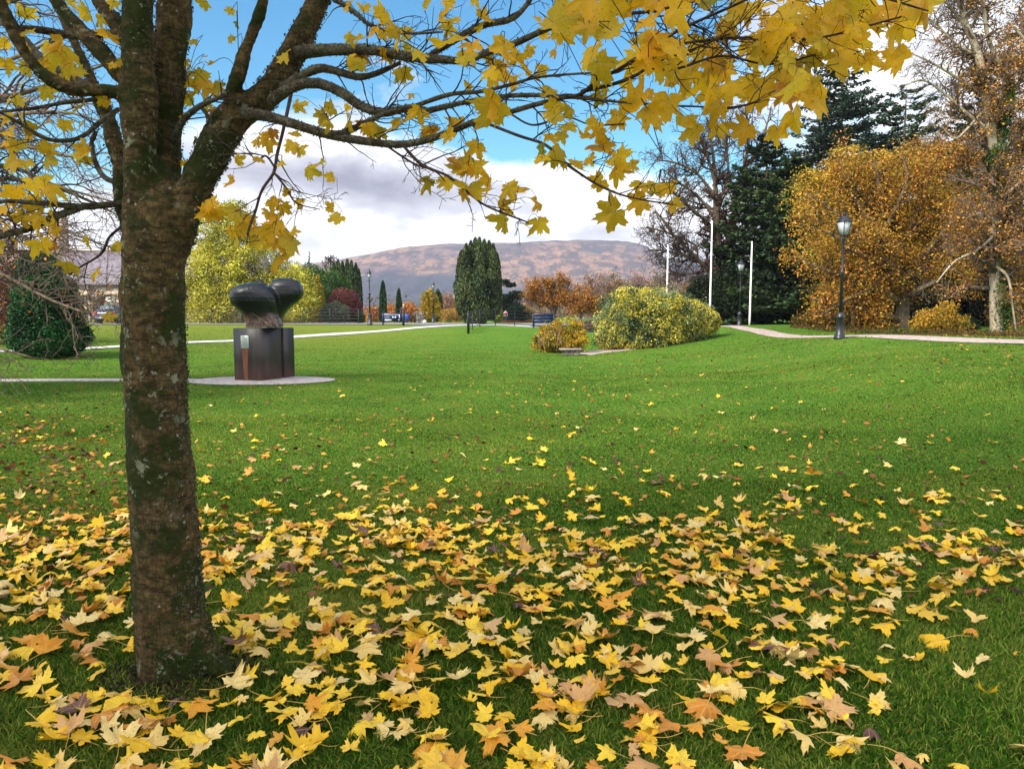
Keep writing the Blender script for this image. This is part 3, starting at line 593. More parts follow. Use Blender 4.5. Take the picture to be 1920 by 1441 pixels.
    def add(lst, Y):
        for u, v, s in lst: Lf.append((u, v, Y, s))
    add([(800, 15, 32), (848, 12, 34), (885, 8, 36), (828, 35, 30), (852, 42, 22), (910, 28, 38), (680, 25, 30), (665, 80, 36), (680, 130, 36), (655, 118, 26), (655, 240, 26), (690, 244, 26), (735, 64, 34), (700, 62, 32), (715, 72, 22), (1010, 40, 24), (1000, 100, 30), (740, 88, 22), (880, 228, 16), (875, 165, 24), (1010, 148, 46), (1040, 108, 30), (1012, 72, 26), (985, 140, 30), (765, 175, 20), (650, 78, 30), (655, 10, 22), (900, 60, 22)], Y0-.3)
    add([(800, 104, 44), (833, 82, 62), (882, 94, 46), (945, 108, 72), (918, 218, 70), (912, 200, 50), (915, 140, 40)], Y0-.7)
    add([(850, 306, 34), (852, 325, 42), (880, 325, 38), (893, 330, 46), (845, 262, 32), (890, 368, 62), (912, 350, 44), (960, 366, 46), (1010, 394, 44), (1013, 432, 46), (956, 402, 24), (868, 370, 30)], Y0-.55)
    add([(1040, 228, 36), (1072, 240, 38), (1030, 262, 26), (1105, 238, 42), (1150, 238, 54), (1140, 282, 66), (1165, 305, 56), (1012, 292, 38), (1055, 296, 50), (1080, 312, 34), (1112, 350, 44), (1130, 408, 68), (1165, 330, 46), (1108, 305, 30), (1185, 385, 52), (1222, 360, 34), (1255, 362, 38), (1264, 392, 34), (1195, 352, 38), (1185, 320, 34), (1120, 262, 40), (1090, 262, 34), (1060, 215, 30)], Y0-.75)
    add([(370, 150, 40), (400, 168, 42), (355, 195, 40), (385, 202, 30), (395, 122, 22), (345, 125, 26), (378, 108, 22), (430, 78, 22), (447, 52, 18), (365, 268, 20), (378, 12, 28), (430, 26, 20), (347, 312, 22), (467, 187, 20), (360, 80, 20), (345, 165, 38), (352, 215, 30), (405, 215, 26), (365, 175, 34), (310, 357, 16)], Y0+.1)
    add([(565, 205, 30), (610, 205, 34), (600, 228, 36), (625, 236, 30), (510, 255, 24), (555, 255, 26), (485, 275, 28), (540, 280, 34), (560, 292, 34), (450, 305, 24), (485, 302, 22), (530, 306, 22), (600, 308, 20), (580, 328, 34), (612, 330, 28), (425, 350, 40), (530, 360, 26), (520, 385, 34), (538, 395, 30), (560, 390, 14), (622, 412, 40), (395, 392, 44), (392, 412, 46), (500, 408, 30), (455, 430, 36), (450, 462, 40), (475, 458, 30), (520, 440, 48), (545, 468, 54), (525, 490, 42), (482, 438, 36), (432, 440, 30), (405, 405, 30), (510, 420, 40), (555, 440, 22), (430, 402, 16), (535, 452, 40), (515, 465, 36), (468, 418, 30)], Y0-.2)
    add([(85, 470, 46), (138, 508, 44), (178, 515, 30), (165, 460, 30), (222, 466, 26), (100, 303, 44), (45, 252, 52), (15, 310, 42), (50, 315, 32), (140, 212, 44), (100, 100, 58), (118, 92, 44), (202, 72, 42), (190, 45, 30), (210, 12, 24), (130, 8, 22), (152, 30, 34), (195, 195, 26), (205, 195, 18), (90, 355, 42), (70, 360, 52), (30, 370, 44), (60, 385, 36), (12, 395, 40), (98, 425, 26), (108, 438, 28), (100, 410, 34), (60, 410, 38), (30, 412, 36), (5, 435, 30), (40, 160, 24), (15, 130, 40), (5, 85, 26), (125, 125, 34), (150, 140, 28), (95, 180, 36), (40, 195, 28), (10, 225, 30), (80, 235, 30), (120, 240, 28), (85, 285, 34), (35, 280, 36), (155, 290, 34), (160, 275, 26), (5, 275, 28), (60, 262, 40), (20, 250, 34), (150, 235, 24), (85, 128, 30), (215, 125, 24), (230, 120, 18), (50, 95, 18), (20, 180, 24), (5, 5, 20), (35, 455, 20)], Y0-.1)
    # the close, dense spray at the top right
    poly = [(1035, -60, 100), (1100, -60, 150), (1150, -60, 205), (1200, -60, 215), (1230, -60, 235), (1290, -60, 255), (1340, -60, 205), (1400, -60, 210), (1450, -60, 235), (1500, -60, 215), (1530, -60, 130), (1600, -60, 120), (1680, -60, 90), (1700, -40, 60)]
    k = 0
    while k < 118:
        u = g.uniform(1050, 1690); v = g.uniform(-60, 240)
        hi = np.interp(u, [q[0] for q in poly], [q[2] for q in poly]); lo = -60
        if v > hi-30 or (g.random() < .55 and fnoise(np.array([[u/60, v/60]]), 1.2, 91, 1)[0] < -.25): continue
        Lf.append((u, v, g.uniform(1.95, 2.9), g.uniform(42, 76))); k += 1
    add([(1378, 255, 60), (1490, 232, 76), (1455, 262, 50), (1300, 232, 64), (1340, 215, 56), (1530, 120, 60), (1575, 128, 58), (1670, 120, 66), (1625, 130, 56), (1740, 10, 90), (1715, 30, 80), (1600, 90, 66), (1560, 60, 60), (1640, 60, 60), (1250, 215, 70), (1300, 262, 56), (1430, 190, 80), (1520, 200, 70), (1225, 220, 50), (1655, 20, 70), (1205, 195, 60), (1100, 120, 70), (1060, 60, 80)], Y0-1.05)
    for i in range(150):
        e = t2[g.integers(len(t2)), -1]; 
        pu_ = CX+F*(e[0])/((e[1])*CT-(e[2]-1.6)*ST)
        if e[1] < 1.2 or 222 < pu_ < 352: continue
        dv = e-EYE; cc_ = dv[1]*CT-dv[2]*ST; Lf.append((CX+F*dv[0]/cc_+g.normal()*6, row(e)+8+g.normal()*5, e[1], g.uniform(22, 46)))
    A = np.array(Lf); n = len(A)
    C = np.array([P(u, v, Y) for u, v, Y, s in Lf]); C[:, 1] += 0
    size = A[:, 3]*A[:, 2]/F*1.24
    # hanging: the tip points down and outward, the face is turned roughly to the light side
    up = np.column_stack([g.normal(size=n)*.55, g.normal(size=n)*.35, -np.ones(n)*g.uniform(.3, 1.2, n)])
    nr = np.column_stack([g.normal(size=n)*.8, -np.ones(n), g.normal(size=n)*.6+.25])*np.where(g.random(n) < .5, 1, -1)[:, None]
    FR = frames(nr, up)
    # crown above the picture
    ex = np.array([P(g.uniform(-600, 1500), g.uniform(-700, -110), g.uniform(2.0, 4.6)) for _ in range(420)]+[np.array([-1.2, 3.2, 6.2])+rdir(1, g)[0]*np.array([3.6, 3.0, 1.9])*g.random()**.4 for _ in range(1500)]); ex = ex[ex[:, 2] > 1.6+.60*np.maximum(ex[:, 1], .5)]
    up2 = np.column_stack([g.normal(size=(len(ex), 2))*.5, -np.ones(len(ex))*.6]); nr2 = np.column_stack([g.normal(size=(len(ex), 2))*.6, np.ones(len(ex))])
    C = np.vstack([C-FR[:, 1]*size[:, None]*.28, ex]); FR = np.vstack([FR, frames(nr2, up2)]); size = np.concatenate([size, g.uniform(.1, .17, len(ex))])
    col = palette(C, ['eab418', 'f2c020', 'f6cc2c', 'ecb41c', 'dcbc28'], 2.0, 8, .9, 1.0, .10, g)
    gr = g.random(len(C)) < .03; col[gr] = lin('a9b432', .7); br = g.random(len(C)) < .03; col[br] = lin('d08a26', .8)
    leaves_mesh(C, size, FR, col, g.integers(0, len(TPL), len(C)), 'leaves', LEAF_T, maple)['kind'] = 'stuff'
    # stalks from every leaf to the nearest wood
    pts, rr = [], []
    for c, f, s in zip(C, FR, size):
        dd = np.linalg.norm(allp-(c-f[1]*.03), axis=1); j = np.argmin(dd); e = allp[j]
        if dd[j] > 1.2: continue
        m1 = c-f[1]*min(.05, dd[j]*.4); m2 = (m1+e)/2+np.array([0, 0, .015+.05*min(dd[j], .6)]); L = resample([c, m1, m2, e], 7); pts.append(L); rr.append(np.full(7, .0008 if dd[j] < .12 else .0014))
    V, Q = tubes(np.array(pts), np.array(rr), 4); obj('leaf_stalks', V, Q, TWIGM, maple, smooth=True)['kind'] = 'stuff'
build_maple()
def soil():
    g = np.random.default_rng(44); n = 7000; a = g.uniform(0, 2*PI, n); r = .13+.20*g.random(n)**1.2; x = TB[0]+np.cos(a)*r+.04; y = TB[1]+np.sin(a)*r*.9-.02
    e = g.random(n) < .35; x[e] = TB[0]+.27+g.normal(size=e.sum())*.09; y[e] = TB[1]-.03+g.normal(size=e.sum())*.05
    C = np.column_stack([x, y, H(x, y)+g.uniform(0, .018, n)]); col = palette(C, ['120d08', '2a1c12', '46301f', '1c2c0c', '37501a', '6a5040'], 9, 4, 1.0, .7, .2, g)
    V, Q, cc = cards(C, g.uniform(.004, .012, n), col, .5, .5, g); tagit(obj('bare_soil', V, Q, LEAFY, col=cc), 'dark soil, roots and moss at the foot of the near maple', 'soil', kind='stuff')
soil()
# ------------------------------------------------------------------ fallen leaves and grass
def build_fallen():
    g = np.random.default_rng(17)
    def dens(x, y):
        u = x/y*F+CX
        # photograph row of the spot, used as a plain measure of distance from the tree
        d = np.interp(y, [1.9, 2.6, 3.1, 3.6, 4.2, 4.8, 5.3, 5.8, 6.5, 7.4, 9, 13, 20], [105, 130, 125, 190, 265, 255, 100, 26, 9, 3.5, 1.3, .4, 0])
        side = np.interp(u, [-400, 0, 150, 380, 700, 1150, 1400, 1600, 1800, 2100, 2500], [.4, .65, .8, 1.1, 1.15, 1.05, .7, .36, .27, .22, .15])
        far = 1+np.clip((u-900)/500, 0, 1)*np.clip((y-5.4)/1, 0, 1)*1.2
        clump = np.clip(1+.75*fnoise(np.stack([x, y], 1), 2.6, 81, 2), .12, 2)
        return d*side*far*clump
    n = 30000; x = g.uniform(-9, 9, n); y = g.uniform(1.9, 18, n); area = 18*16.1
    keep = g.random(n) < dens(x, y)/(n/area); x, y = x[keep], y[keep]
    tb = np.hypot(x-TB[0], y-TB[1]) > .28; x, y = x[tb], y[tb]; n = len(x)
    print('fallen leaves', n)
    size = g.uniform(.085, .175, n)*g.choice([1, .8], n)*np.interp(y, [3, 7], [1, .92]); z = H(x, y)+g.uniform(.028, .06, n)
    nr = np.column_stack([g.normal(size=(n, 2))*.24, np.ones(n)]); flip = g.random(n) < .5; nr[flip] *= -1
    FR = frames(nr, np.column_stack([g.normal(size=(n, 2)), np.zeros(n)]))
    C = np.column_stack([x, y, z])
    kinds = [('bright yellow', ['f2c020', 'f7cf38', 'f0c440'], .52), ('pale straw coloured', ['eecb74', 'f0d488', 'e8c266'], .24), ('orange tan', ['e09a2a', 'd48c32', 'e6a63c'], .14), ('pinkish buff', ['d6a66c', 'cc985e', 'dcb47c'], .08), ('dark purple brown', ['5b3d3a', '6e4b40', '4a3030'], .02)]
    kk = g.choice(5, size=n, p=[k[2] for k in kinds])
    col = np.zeros((n, 3))
    for i, k in enumerate(kinds):
        m = kk == i; col[m] = np.array([lin(h, .97) for h in k[1]])[g.integers(0, 3, m.sum())]*g.uniform(.85, 1.1, (m.sum(), 1))
    tid = g.integers(0, len(TPL), n)
    # size in the picture; the largest in frame become things of their own
    px = size/y; uu = x/y*F+CX; rows = np.array([row(c) for c in C]); vis = (uu > 10) & (uu < 1910) & (rows < 1430)
    order = np.argsort(-(px*vis)); own = order[:290]; rest = order[290:]
    def stalk(s, k):
        return np.array([[0, 0, 0], [.04*k, -.25, .05], [.10*k, -.5, .04], [.22*k, -.8, -.02]])*s
    variants = {}
    for i in own:
        key = (int(kk[i]), int(tid[i]), int(g.integers(0, 2)))
        if key not in variants:
            V, T, Q, UV, rad = TPL[key[1]]; c = lin(kinds[key[0]][1][key[2]], .97)
            ml = mesh_data('fallen_leaf', V, [T, Q], LEAF_G, smooth=True, col=np.tile(c, (len(V), 1)), uv=UV)
            pts = resample(stalk(1.0, 1 if key[2] else -1), 6); sv, sq = tubes(pts[None], np.linspace(.012, .008, 6)[None], 5)
            variants[key] = (ml, mesh_data('stalk', sv, sq, STALK, smooth=True))
        ml, ms = variants[key]
        o = bpy.data.objects.new('fallen_leaf', ml); COL.objects.link(o)
        M = Matrix([[*(FR[i][:, r]*size[i]), C[i][r]] for r in range(3)]+[[0, 0, 0, 1]]); o.matrix_world = M
        # z column must be the normal
        s = bpy.data.objects.new('stalk', ms); COL.objects.link(s); s.parent = o
        tagit(o, kinds[key[0]][0]+' fallen maple leaf lying on the grass near the camera', 'leaf', kinds[key[0]][0]+' fallen maple leaves')
    lo = leaves_mesh(C[rest], size[rest], FR[rest], col[rest], tid[rest], 'fallen_leaves', LEAF_G)
    tagit(lo, 'thick scatter of yellow and straw coloured maple leaves on the lawn', 'leaves', kind='stuff')
    # leaf scraps further out
    m = 9000; yy = 4+28*g.random(m)**1.1; ux = g.uniform(-200, 2200, m); xx = (ux-CX)/F*yy
    w = np.clip(.45+.6*fnoise(np.stack([xx, yy], 1), .5, 84, 2)+(xx > 0)*.15+((xx/yy < -.45) & (yy < 14))*.9, 0, 1); kp = g.random(m) < w; xx, yy = xx[kp], yy[kp]
    hh = H(xx, yy); c = np.column_stack([xx, yy, hh+g.uniform(.012, .035, len(xx))])
    m = 1500; yl = g.uniform(5.6, 11.5, m); ul = g.uniform(-80, 300, m); k2_ = g.random(m) < np.clip(.7+.8*fnoise(np.stack([ul/60, yl], 1), 1.1, 85, 2), 0, 1)*np.interp(ul, [100, 300], [1, .1]); yl, ul = yl[k2_], ul[k2_]; xl = (ul-CX)/F*yl
    c = np.vstack([c, np.column_stack([xl, yl, H(xl, yl)+g.uniform(.015, .035, len(xl))])])
    pal = palette(c, ['4a2a1c', '6e3c20', '8a4d26', 'b06a2c', '5a3a34', 'c9913c'], .5, 6, 1.4, .75, .15, g)
    V, Q, Cc = cards(c, g.uniform(.018, .045, len(c)), pal, .75, .6, g)
    tagit(obj('leaf_litter', V, Q, LEAF_S, col=Cc), 'small brown leaf scraps scattered over the lawn', 'leaf litter', kind='stuff')
LEAF_S = m_leafy('leaf_scraps', .15)
build_fallen()
def build_grass():
    g = np.random.default_rng(23); parts = []
    for (y0, y1, dens, w, h) in ((1.7, 4.2, 11000, .0026, .040), (4.2, 7, 6000, .0038, .028), (7, 12, 2400, .0065, .021), (12, 20, 700, .012, .019), (20, 32, 200, .02, .02), (32, 46, 60, .03, .022)):
        area = (y1-y0)*1.62*(y0+y1)/2; n = int(area*dens); y = y0+(y1-y0)*np.sqrt(g.random(n)) if False else np.sqrt(g.uniform(y0*y0, y1*y1, n))
        x = g.uniform(-.81, .81, n)*y
        k = (np.hypot(x-TB[0], y-TB[1]) > .16) & ~((np.abs(y-18.2) < 1.5) & (np.hypot((x-X(490, 18.2))/1.78, (y-18.2)/1.2) < 1.03)) & ~((np.abs(y-18.1) < .45) & (x < X(490, 18.1)))
        uu_ = x/y*F+CX
        if y1 > 15:
            for q_, w_ in PATHS:
                for c_ in range(0, n, 40000):
                    dd_ = np.linalg.norm(np.stack([x[c_:c_+40000], y[c_:c_+40000]], 1)[:, None]-q_[None, ::2], axis=2); k[c_:c_+40000] &= (dd_-w_[None, ::2]/2).min(1) > .12
            k &= ~((uu_ > 1340) & (y > np.interp(uu_, [1340, 1400, 1480, 1600, 1740, 1920, 2200], [46, 39, 31, 25.5, 21.8, 18.6, 16])+4))
            if y1 == 46: k &= g.random(n) < (48-y)/16
        x, y = x[k], y[k]; n = len(x)
        base = np.column_stack([x, y, H(x, y)-.003]); a = g.uniform(0, 2*PI, n); hh = h*g.uniform(.55, 1.25, n)
        lean = np.column_stack([g.normal(size=(n, 2))*.55, np.ones(n)]); lean = unit(lean)*hh[:, None]; sd = np.column_stack([np.cos(a), np.sin(a), np.zeros(n)])*w*g.uniform(.6, 1.2, (n, 1))
        bend = np.column_stack([lean[:, :2]*.9, -hh*.25])
        V = np.stack([base-sd, base+sd, base+lean*.55+sd*.75, base+lean*.55-sd*.75, base+lean+bend*.6], 1).reshape(-1, 3)
        i = np.arange(n)[:, None]*5
        Q = i+np.array([0, 1, 2, 3]); T = i+np.array([3, 2, 4])
        p2 = np.stack([x, y], 1)
        c = palette(p2, ['244608', '3a640f', '518020', '6f9a2c', '98a448'], 1.1, 12, .9, 1.0, .16, g)*np.array([.78, .74, .68])
        c *= 1+.15*fnoise(p2, .8, 14, 3)[:, None]+.10*fnoise(p2, .22, 15, 3)[:, None]
        dry = g.random(n) < .045; c[dry] = lin('9a8a4a', .6)
        parts.append((V, Q, T, np.repeat(c, 5, 0)))
    off = 0; Vs, Qs, Ts, Cs = [], [], [], []
    for V, Q, T, C in parts: Vs.append(V); Qs.append(Q+off); Ts.append(T+off); Cs.append(C); off += len(V)
    o = obj('grass', np.vstack(Vs), [np.vstack(Qs), np.vstack(Ts)], GRASSM, col=np.vstack(Cs))
    tagit(o, 'short green grass blades of the lawn near the camera', 'grass', kind='stuff'); print('blades', off//5)
build_grass()
# ------------------------------------------------------------------ sculpture
def build_sculpture():
    Y = 18.0; k = P(490, 716, Y-.35); z0 = H(k[0], k[1])[0]+.03; k[2] = z0
    a = math.atan2(1.25, .45); ux = np.array([math.cos(a), math.sin(a), 0]); vx = np.array([-math.sin(a), math.cos(a), 0])
    L1, L2 = 1.33, .78
    cen = np.array([k[0], k[1], 0])+ux*L1/2+vx*L2/2; Hh = 1.27
    M, nt, b, o = new_mat('dark_weathered_steel'); v = pos(nt, (1, 1, .18)); n1 = noise(nt, 5, 8, .7, v); n2 = noise(nt, 14, 6, .7, pos(nt, (1, 1, .4)))
    c = ramp(nt, [(.3, lin('16151a')), (.5, lin('2a2629')), (.62, lin('3f322e')), (.75, lin('6a4a38'))], n1.outputs[0]).outputs[0]
    sp = N(nt, 'ShaderNodeSeparateXYZ'); nt.links.new(pos(nt), sp.inputs[0])
    lowz = ramp(nt, [(.0, (1, 1, 1)), (.45, (0, 0, 0))], sp.outputs[2])
    c = mix(nt, c, lin('6b4632'), math_(nt, 'MULTIPLY', math_(nt, 'MULTIPLY', lowz.outputs[0], n2.outputs[0]), 1.1))
    nt.links.new(c, b.inputs['Base Color']); b.inputs['Roughness'].default_value = .42; b.inputs['Specular IOR Level'].default_value = .55; bump(nt, b, n2.outputs[0], .25, .01)
    pl = thing('plinth', (cen[0], cen[1], z0), 'dark rust streaked steel plinth under the bronze sculpture', 'plinth')
    o0 = cen-ux*L1/2-vx*L2/2; p1 = o0+ux*.40+vx*L2/2; p2 = o0+ux*.88+vx*(L2/2+.03)+0*ux; La = .80
    MB().box((*(o0+ux*La/2+vx*L2/2)[:2], z0+Hh/2-.02), (La, L2, Hh), a, .012).build('block', M, pl)
    q2 = o0+ux*(La+.055)+vx*(L2/2+.05); MB().box((*q2[:2], z0+Hh/2-.024), (.11, L2-.1, Hh-.008), a, .004).build('recess', M, pl)
    q3 = o0+ux*(La+.11+(L1-La-.11)/2)+vx*L2/2; MB().box((*q3[:2], z0+Hh/2-.02), (L1-La-.11, L2-.02, Hh), a, .012).build('block', M, pl)
    # rusty tapered streak and the plaque on the narrow left face
    fc = np.array([k[0], k[1], 0])+vx*L2*.56
    n = -ux
    PLM, nt2, b2, _ = new_mat('brushed_plaque'); b2.inputs['Base Color'].default_value = (*lin('b4bdb8'), 1); b2.inputs['Roughness'].default_value = .4; b2.inputs['Metallic'].default_value = .3
    mb = MB(); mb.box(fc+n*.006+[0, 0, z0+Hh*.73], (.012, .225, .31), a, .003); pq = mb.build('plaque', PLM, pl)
    mb = MB()
    for i in range(9): mb.box(fc+n*.0135+[0, 0, z0+Hh*.73+.125-i*.024], (.002, .15 if i % 3 else .11, .005), a)
    mb.box(fc+n*.0135+[0, 0, z0+Hh*.73-.115], (.002, .02, .02), a)
    mb.build('plaque_writing', m_noise('engraving', [lin('5b6463'), lin('727b79')], 9, .6, bmp=0), pl)
    RS = m_noise('rust_run', [lin('5c3a28'), lin('7a4d36'), lin('8d6248')], 6, .7, vscale=(1, 1, .3))
    V = []; 
    for zz, w in ((Hh*.60, .095), (.5, .075), (.2, .055), (.02, .05)):
        for s in (-1, 1): V.append(fc+n*.004+vx*s*w*(1)+[0, 0, z0+zz])
    obj('rust_streak', V, np.array([[2*i, 2*i+1, 2*i+3, 2*i+2] for i in range(3)]), RS, pl)
    # the bronze: a swollen double lobe on a pinched waist, leaning out over its base
    mb = MB(); S = 16
    def ell(u, v, Yd, ru, rv, rd, rot=0.0, tiltd=0.0, pw=1.0):
        c = P(u, v, Yd); m = 28
        th = np.arange(m)/m*2*PI; ph = np.linspace(0.02, PI-.02, 20)
        V = np.array([[math.sin(p)*math.cos(t), math.cos(p), math.sin(p)*math.sin(t)] for p in ph for t in th])  # y = depth axis
        V = np.sign(V)*np.abs(V)**pw
        V = V*np.array([ru, rd, rv]); cr, sr = math.cos(rot), math.sin(rot)
        V = np.stack([V[:, 0]*cr-V[:, 2]*sr, V[:, 1], V[:, 0]*sr+V[:, 2]*cr], 1)
        ct, s_t = math.cos(tiltd), math.sin(tiltd); V = np.stack([V[:, 0]*ct-V[:, 1]*s_t, V[:, 0]*s_t+V[:, 1]*ct, V[:, 2]], 1)
        T = []; Q = [(r*m+q, (r+1)*m+q, (r+1)*m+(q+1) % m, r*m+(q+1) % m) for r in range(19) for q in range(m)]
        n_ = len(V); V = np.vstack([V, [V[:m].mean(0), V[-m:].mean(0)]]); T = [(n_, q, (q+1) % m) for q in range(m)]+[(n_+1, 19*m+(q+1) % m, 19*m+q) for q in range(m)]
        mb.add(V+c, Q, T)
    s = Y/F
    def loft_(rows, yo):
        m = 40; th = np.arange(m)/m*2*PI; ct = np.sign(np.cos(th))*np.abs(np.cos(th))**.78; st_ = np.sign(np.sin(th))*np.abs(np.sin(th))**.78; V = []
        for v, u0, u1, rd in rows:
            c = P((u0+u1)/2, v, Y+yo); V += list(c+np.column_stack([(u1-u0)/2*s*ct, rd*st_, 0*ct]))
        nr_ = len(rows); Q = [(r*m+q, (r+1)*m+q, (r+1)*m+(q+1) % m, r*m+(q+1) % m) for r in range(nr_-1) for q in range(m)]
        n_ = len(V); V = np.vstack([V, [np.mean(V[:m], 0), np.mean(V[-m:], 0)]]); T = [(n_, q, (q+1) % m) for q in range(m)]+[(n_+1, (nr_-1)*m+(q+1) % m, (nr_-1)*m+q) for q in range(m)]
        mb.add(V, Q, T)
    loft_([(530.2, 468, 490, .10), (531.5, 460, 500, .20), (534, 452, 499, .29), (538, 444, 506, .36), (543, 438, 513, .41), (550, 434, 521, .44), (558, 433, 523, .45), (566, 434, 523, .44), (573, 438, 522, .41), (580, 447, 520, .36), (586, 455, 519, .33), (592, 460, 520, .31), (598, 462, 524, .30), (606, 463, 528, .31), (615.5, 462, 530, .32)], .03)
    loft_([(520.6, 525, 543, .10), (522, 520, 551, .18), (525, 514, 558, .25), (530, 509, 563, .31), (537, 507, 567, .35), (545, 505, 568.5, .37), (553, 500, 568, .37), (560, 501, 565, .35), (567, 502, 557, .33), (574, 502, 547, .31), (581, 502, 539, .30), (588, 500, 534, .29), (596, 498, 531, .29), (606, 495, 530, .29), (615.5, 495, 530, .3)], .40)
    o = mb.build('bronze_sculpture', None, base=(cen[0], cen[1], z0+Hh))
    for t, kw in (('REMESH', dict(mode='VOXEL', voxel_size=.016)), ('SMOOTH', dict(factor=.5, iterations=5))):
        m = o.modifiers.new(t, t); [setattr(m, a_, b_) for a_, b_ in kw.items()]
    me = bpy.data.meshes.new_from_object(o.evaluated_get(bpy.context.evaluated_depsgraph_get())); o.modifiers.clear(); o.data = me
    nn = len(me.vertices); co = np.zeros(nn*3); me.vertices.foreach_get('co', co); co = co.reshape(-1, 3); nr = np.zeros(nn*3); me.vertices.foreach_get('normal', nr); nr = nr.reshape(-1, 3)
    w = co+np.array(o.location); top = P(490, 615.5, Y+.28)[2]
    co = co+nr*(.022*fnoise(co, 3, 1, 2)+.008*fnoise(co, 11, 2, 3))[:, None]
    # notch under the arch and the slanting crease across the waist
    pu = (w[:, 0]/w[:, 1])*F+CX; hz_ = w[:, 2]-top
    arch = np.exp(-((pu-497)/7)**2)*np.clip(1-hz_/.07, 0, 1); co[:, 2] += arch*.055
    cr_u = 478+ (0.36-hz_)/.36*44; crease = np.exp(-((pu-cr_u)/1.6)**2)*(hz_ < .38)*(hz_ > .02)*(nr[:, 1] < 0); co -= nr*(crease*.02)[:, None]
    co[:, 2] = np.maximum(co[:, 2], 0.002+co[:, 2]*0)
    me.vertices.foreach_set('co', co.astype(np.float32).ravel()); me.polygons.foreach_set('use_smooth', np.ones(len(me.polygons), dtype=bool)); me.materials.clear()
    M, nt, b, _ = new_mat('patinated_bronze'); v = pos(nt); n1 = noise(nt, 3.5, 8, .7, v); n2 = noise(nt, 16, 7, .75, pos(nt, (1, 1, .5)))
    dark = ramp(nt, [(.3, lin('08070a')), (.55, lin('131216')), (.75, lin('2c2930'))], n1.outputs[0]).outputs[0]
    br = ramp(nt, [(.3, lin('1c1512')), (.48, lin('43302a')), (.6, lin('7a5a42')), (.75, lin('4a4248'))], n2.outputs[0]).outputs[0]
    sp = N(nt, 'ShaderNodeSeparateXYZ'); nt.links.new(v, sp.inputs[0]); hgt = math_(nt, 'ADD', sp.outputs[2], math_(nt, 'MULTIPLY', math_(nt, 'SUBTRACT', n1.outputs[0], .5), .45))
    c = mix(nt, br, dark, ramp(nt, [(.20, (0, 0, 0)), (.38, (1, 1, 1))], hgt).outputs[0])
    nt.links.new(c, b.inputs['Base Color']); b.inputs['Roughness'].default_value = .30; b.inputs['Specular IOR Level'].default_value = .55; b.inputs['Metallic'].default_value = .15; bump(nt, b, n2.outputs[0], .35, .02)
    me.materials.append(M); me.update()
    tagit(o, 'dark bronze abstract sculpture of two swollen lobes on a pinched waist', 'sculpture')
build_sculpture()
# ------------------------------------------------------------------ lamps
def lamp(name, u, Y, hpx, label, ornate=False):
    b = G(u, Y); h = hpx/F*Y; s = h/4.1
    t = thing('street_lamp', b, label, 'lamp', None); x, y, z = b
    if not ornate:
        mb = MB().lathe(b, [(.19*s, -.05), (.19*s, .06*s), (.16*s, .09*s), (.17*s, .12*s), (.13*s, .16*s), (.125*s, .68*s), (.15*s, .70*s), (.15*s, .74*s), (.12*s, .76*s), (.12*s, .79*s), (.075*s, .87*s)], 16); mb.build('base', IRON, t, smooth=False)
        mb = MB().lathe(b, [(.06*s, .86*s), (.05*s, 2.1*s), (.066*s, 2.12*s), (.066*s, 2.2*s), (.05*s, 2.23*s), (.034*s, 2.26*s), (.04*s, 3.2*s), (.065*s, 3.26*s), (.055*s, 3.33*s)], 12); mb.build('post', IRON, t)
        lz = 3.38*s; q = .7071
        mb = MB(); w0, w1, h1 = .105*s, .165*s, .42*s
        for k in range(4):
            a = PI/4+k*PI/2+.35; mb.tube([b+[w0*1.3*math.cos(a), w0*1.3*math.sin(a), lz], b+[w1*1.35*math.cos(a), w1*1.35*math.sin(a), lz+h1]], .011*s, 6)
            mb.tube([b+[.03*s*math.cos(a), .03*s*math.sin(a), lz-.12*s], b+[w0*1.2*math.cos(a), w0*1.2*math.sin(a), lz]], .010*s, 5)
        mb.lathe(b+[0, 0, lz-.012], [(w0*1.4, 0), (w0*1.4, .024*s)], 4, PI/4+.35); mb.build('lantern_frame', IRON, t)
        MB().lathe(b+[0, 0, lz+.014*s], [(w0*1.28, 0), (w1*1.31, h1-.016*s)], 4, PI/4+.35).build('glass', FROST, t)
        MB().lathe(b+[0, 0, lz+h1], [(w1*1.5, 0), (w1*1.5, .025*s), (w1*1.28, .06*s), (w1*.85, .17*s), (w1*.8, .19*s), (.055*s, .2*s), (.05*s, .24*s), (.1*s, .25*s), (.06*s, .29*s), (.01*s, .31*s)], 4, PI/4+.35).build('cap', IRON, t)
    else:
        MB().lathe(b, [(.2*s, -.05), (.2*s, .1*s), (.16*s, .14*s), (.15*s, .62*s), (.13*s, .72*s), (.14*s, .75*s), (.07*s, .88*s)], 8).build('base', IRON, t)
        MB().lathe(b, [(.06*s, .86*s), (.045*s, 2.2*s), (.1*s, 2.24*s), (.1*s, 2.3*s), (.04*s, 2.38*s), (.035*s, 3.3*s), (.06*s, 3.34*s)], 12).build('post', IRON, t)
        MB().tube([b+[-.22*s, 0, 3.22*s], b+[.22*s, 0, 3.22*s]], .014*s, 6).build('ladder_bar', IRON, t)
        lz = 3.36*s; mb = MB()
        for k in range(6):
            a = k*PI/3; mb.tube([b+[.06*s*math.cos(a), .06*s*math.sin(a), lz], b+[.15*s*math.cos(a), .15*s*math.sin(a), lz+.36*s]], .009*s, 5)
        mb.build('lantern_frame', IRON, t)
        MB().lathe(b+[0, 0, lz], [(.055*s, 0), (.14*s, .35*s)], 12).build('glass', FROST, t)
        MB().lathe(b+[0, 0, lz+.36*s], [(.18*s, 0), (.17*s, .05*s), (.1*s, .17*s), (.06*s, .2*s), (.075*s, .27*s), (.03*s, .3*s), (.045*s, .34*s), (.01*s, .38*s)], 12).build('cap', IRON, t)
    return t
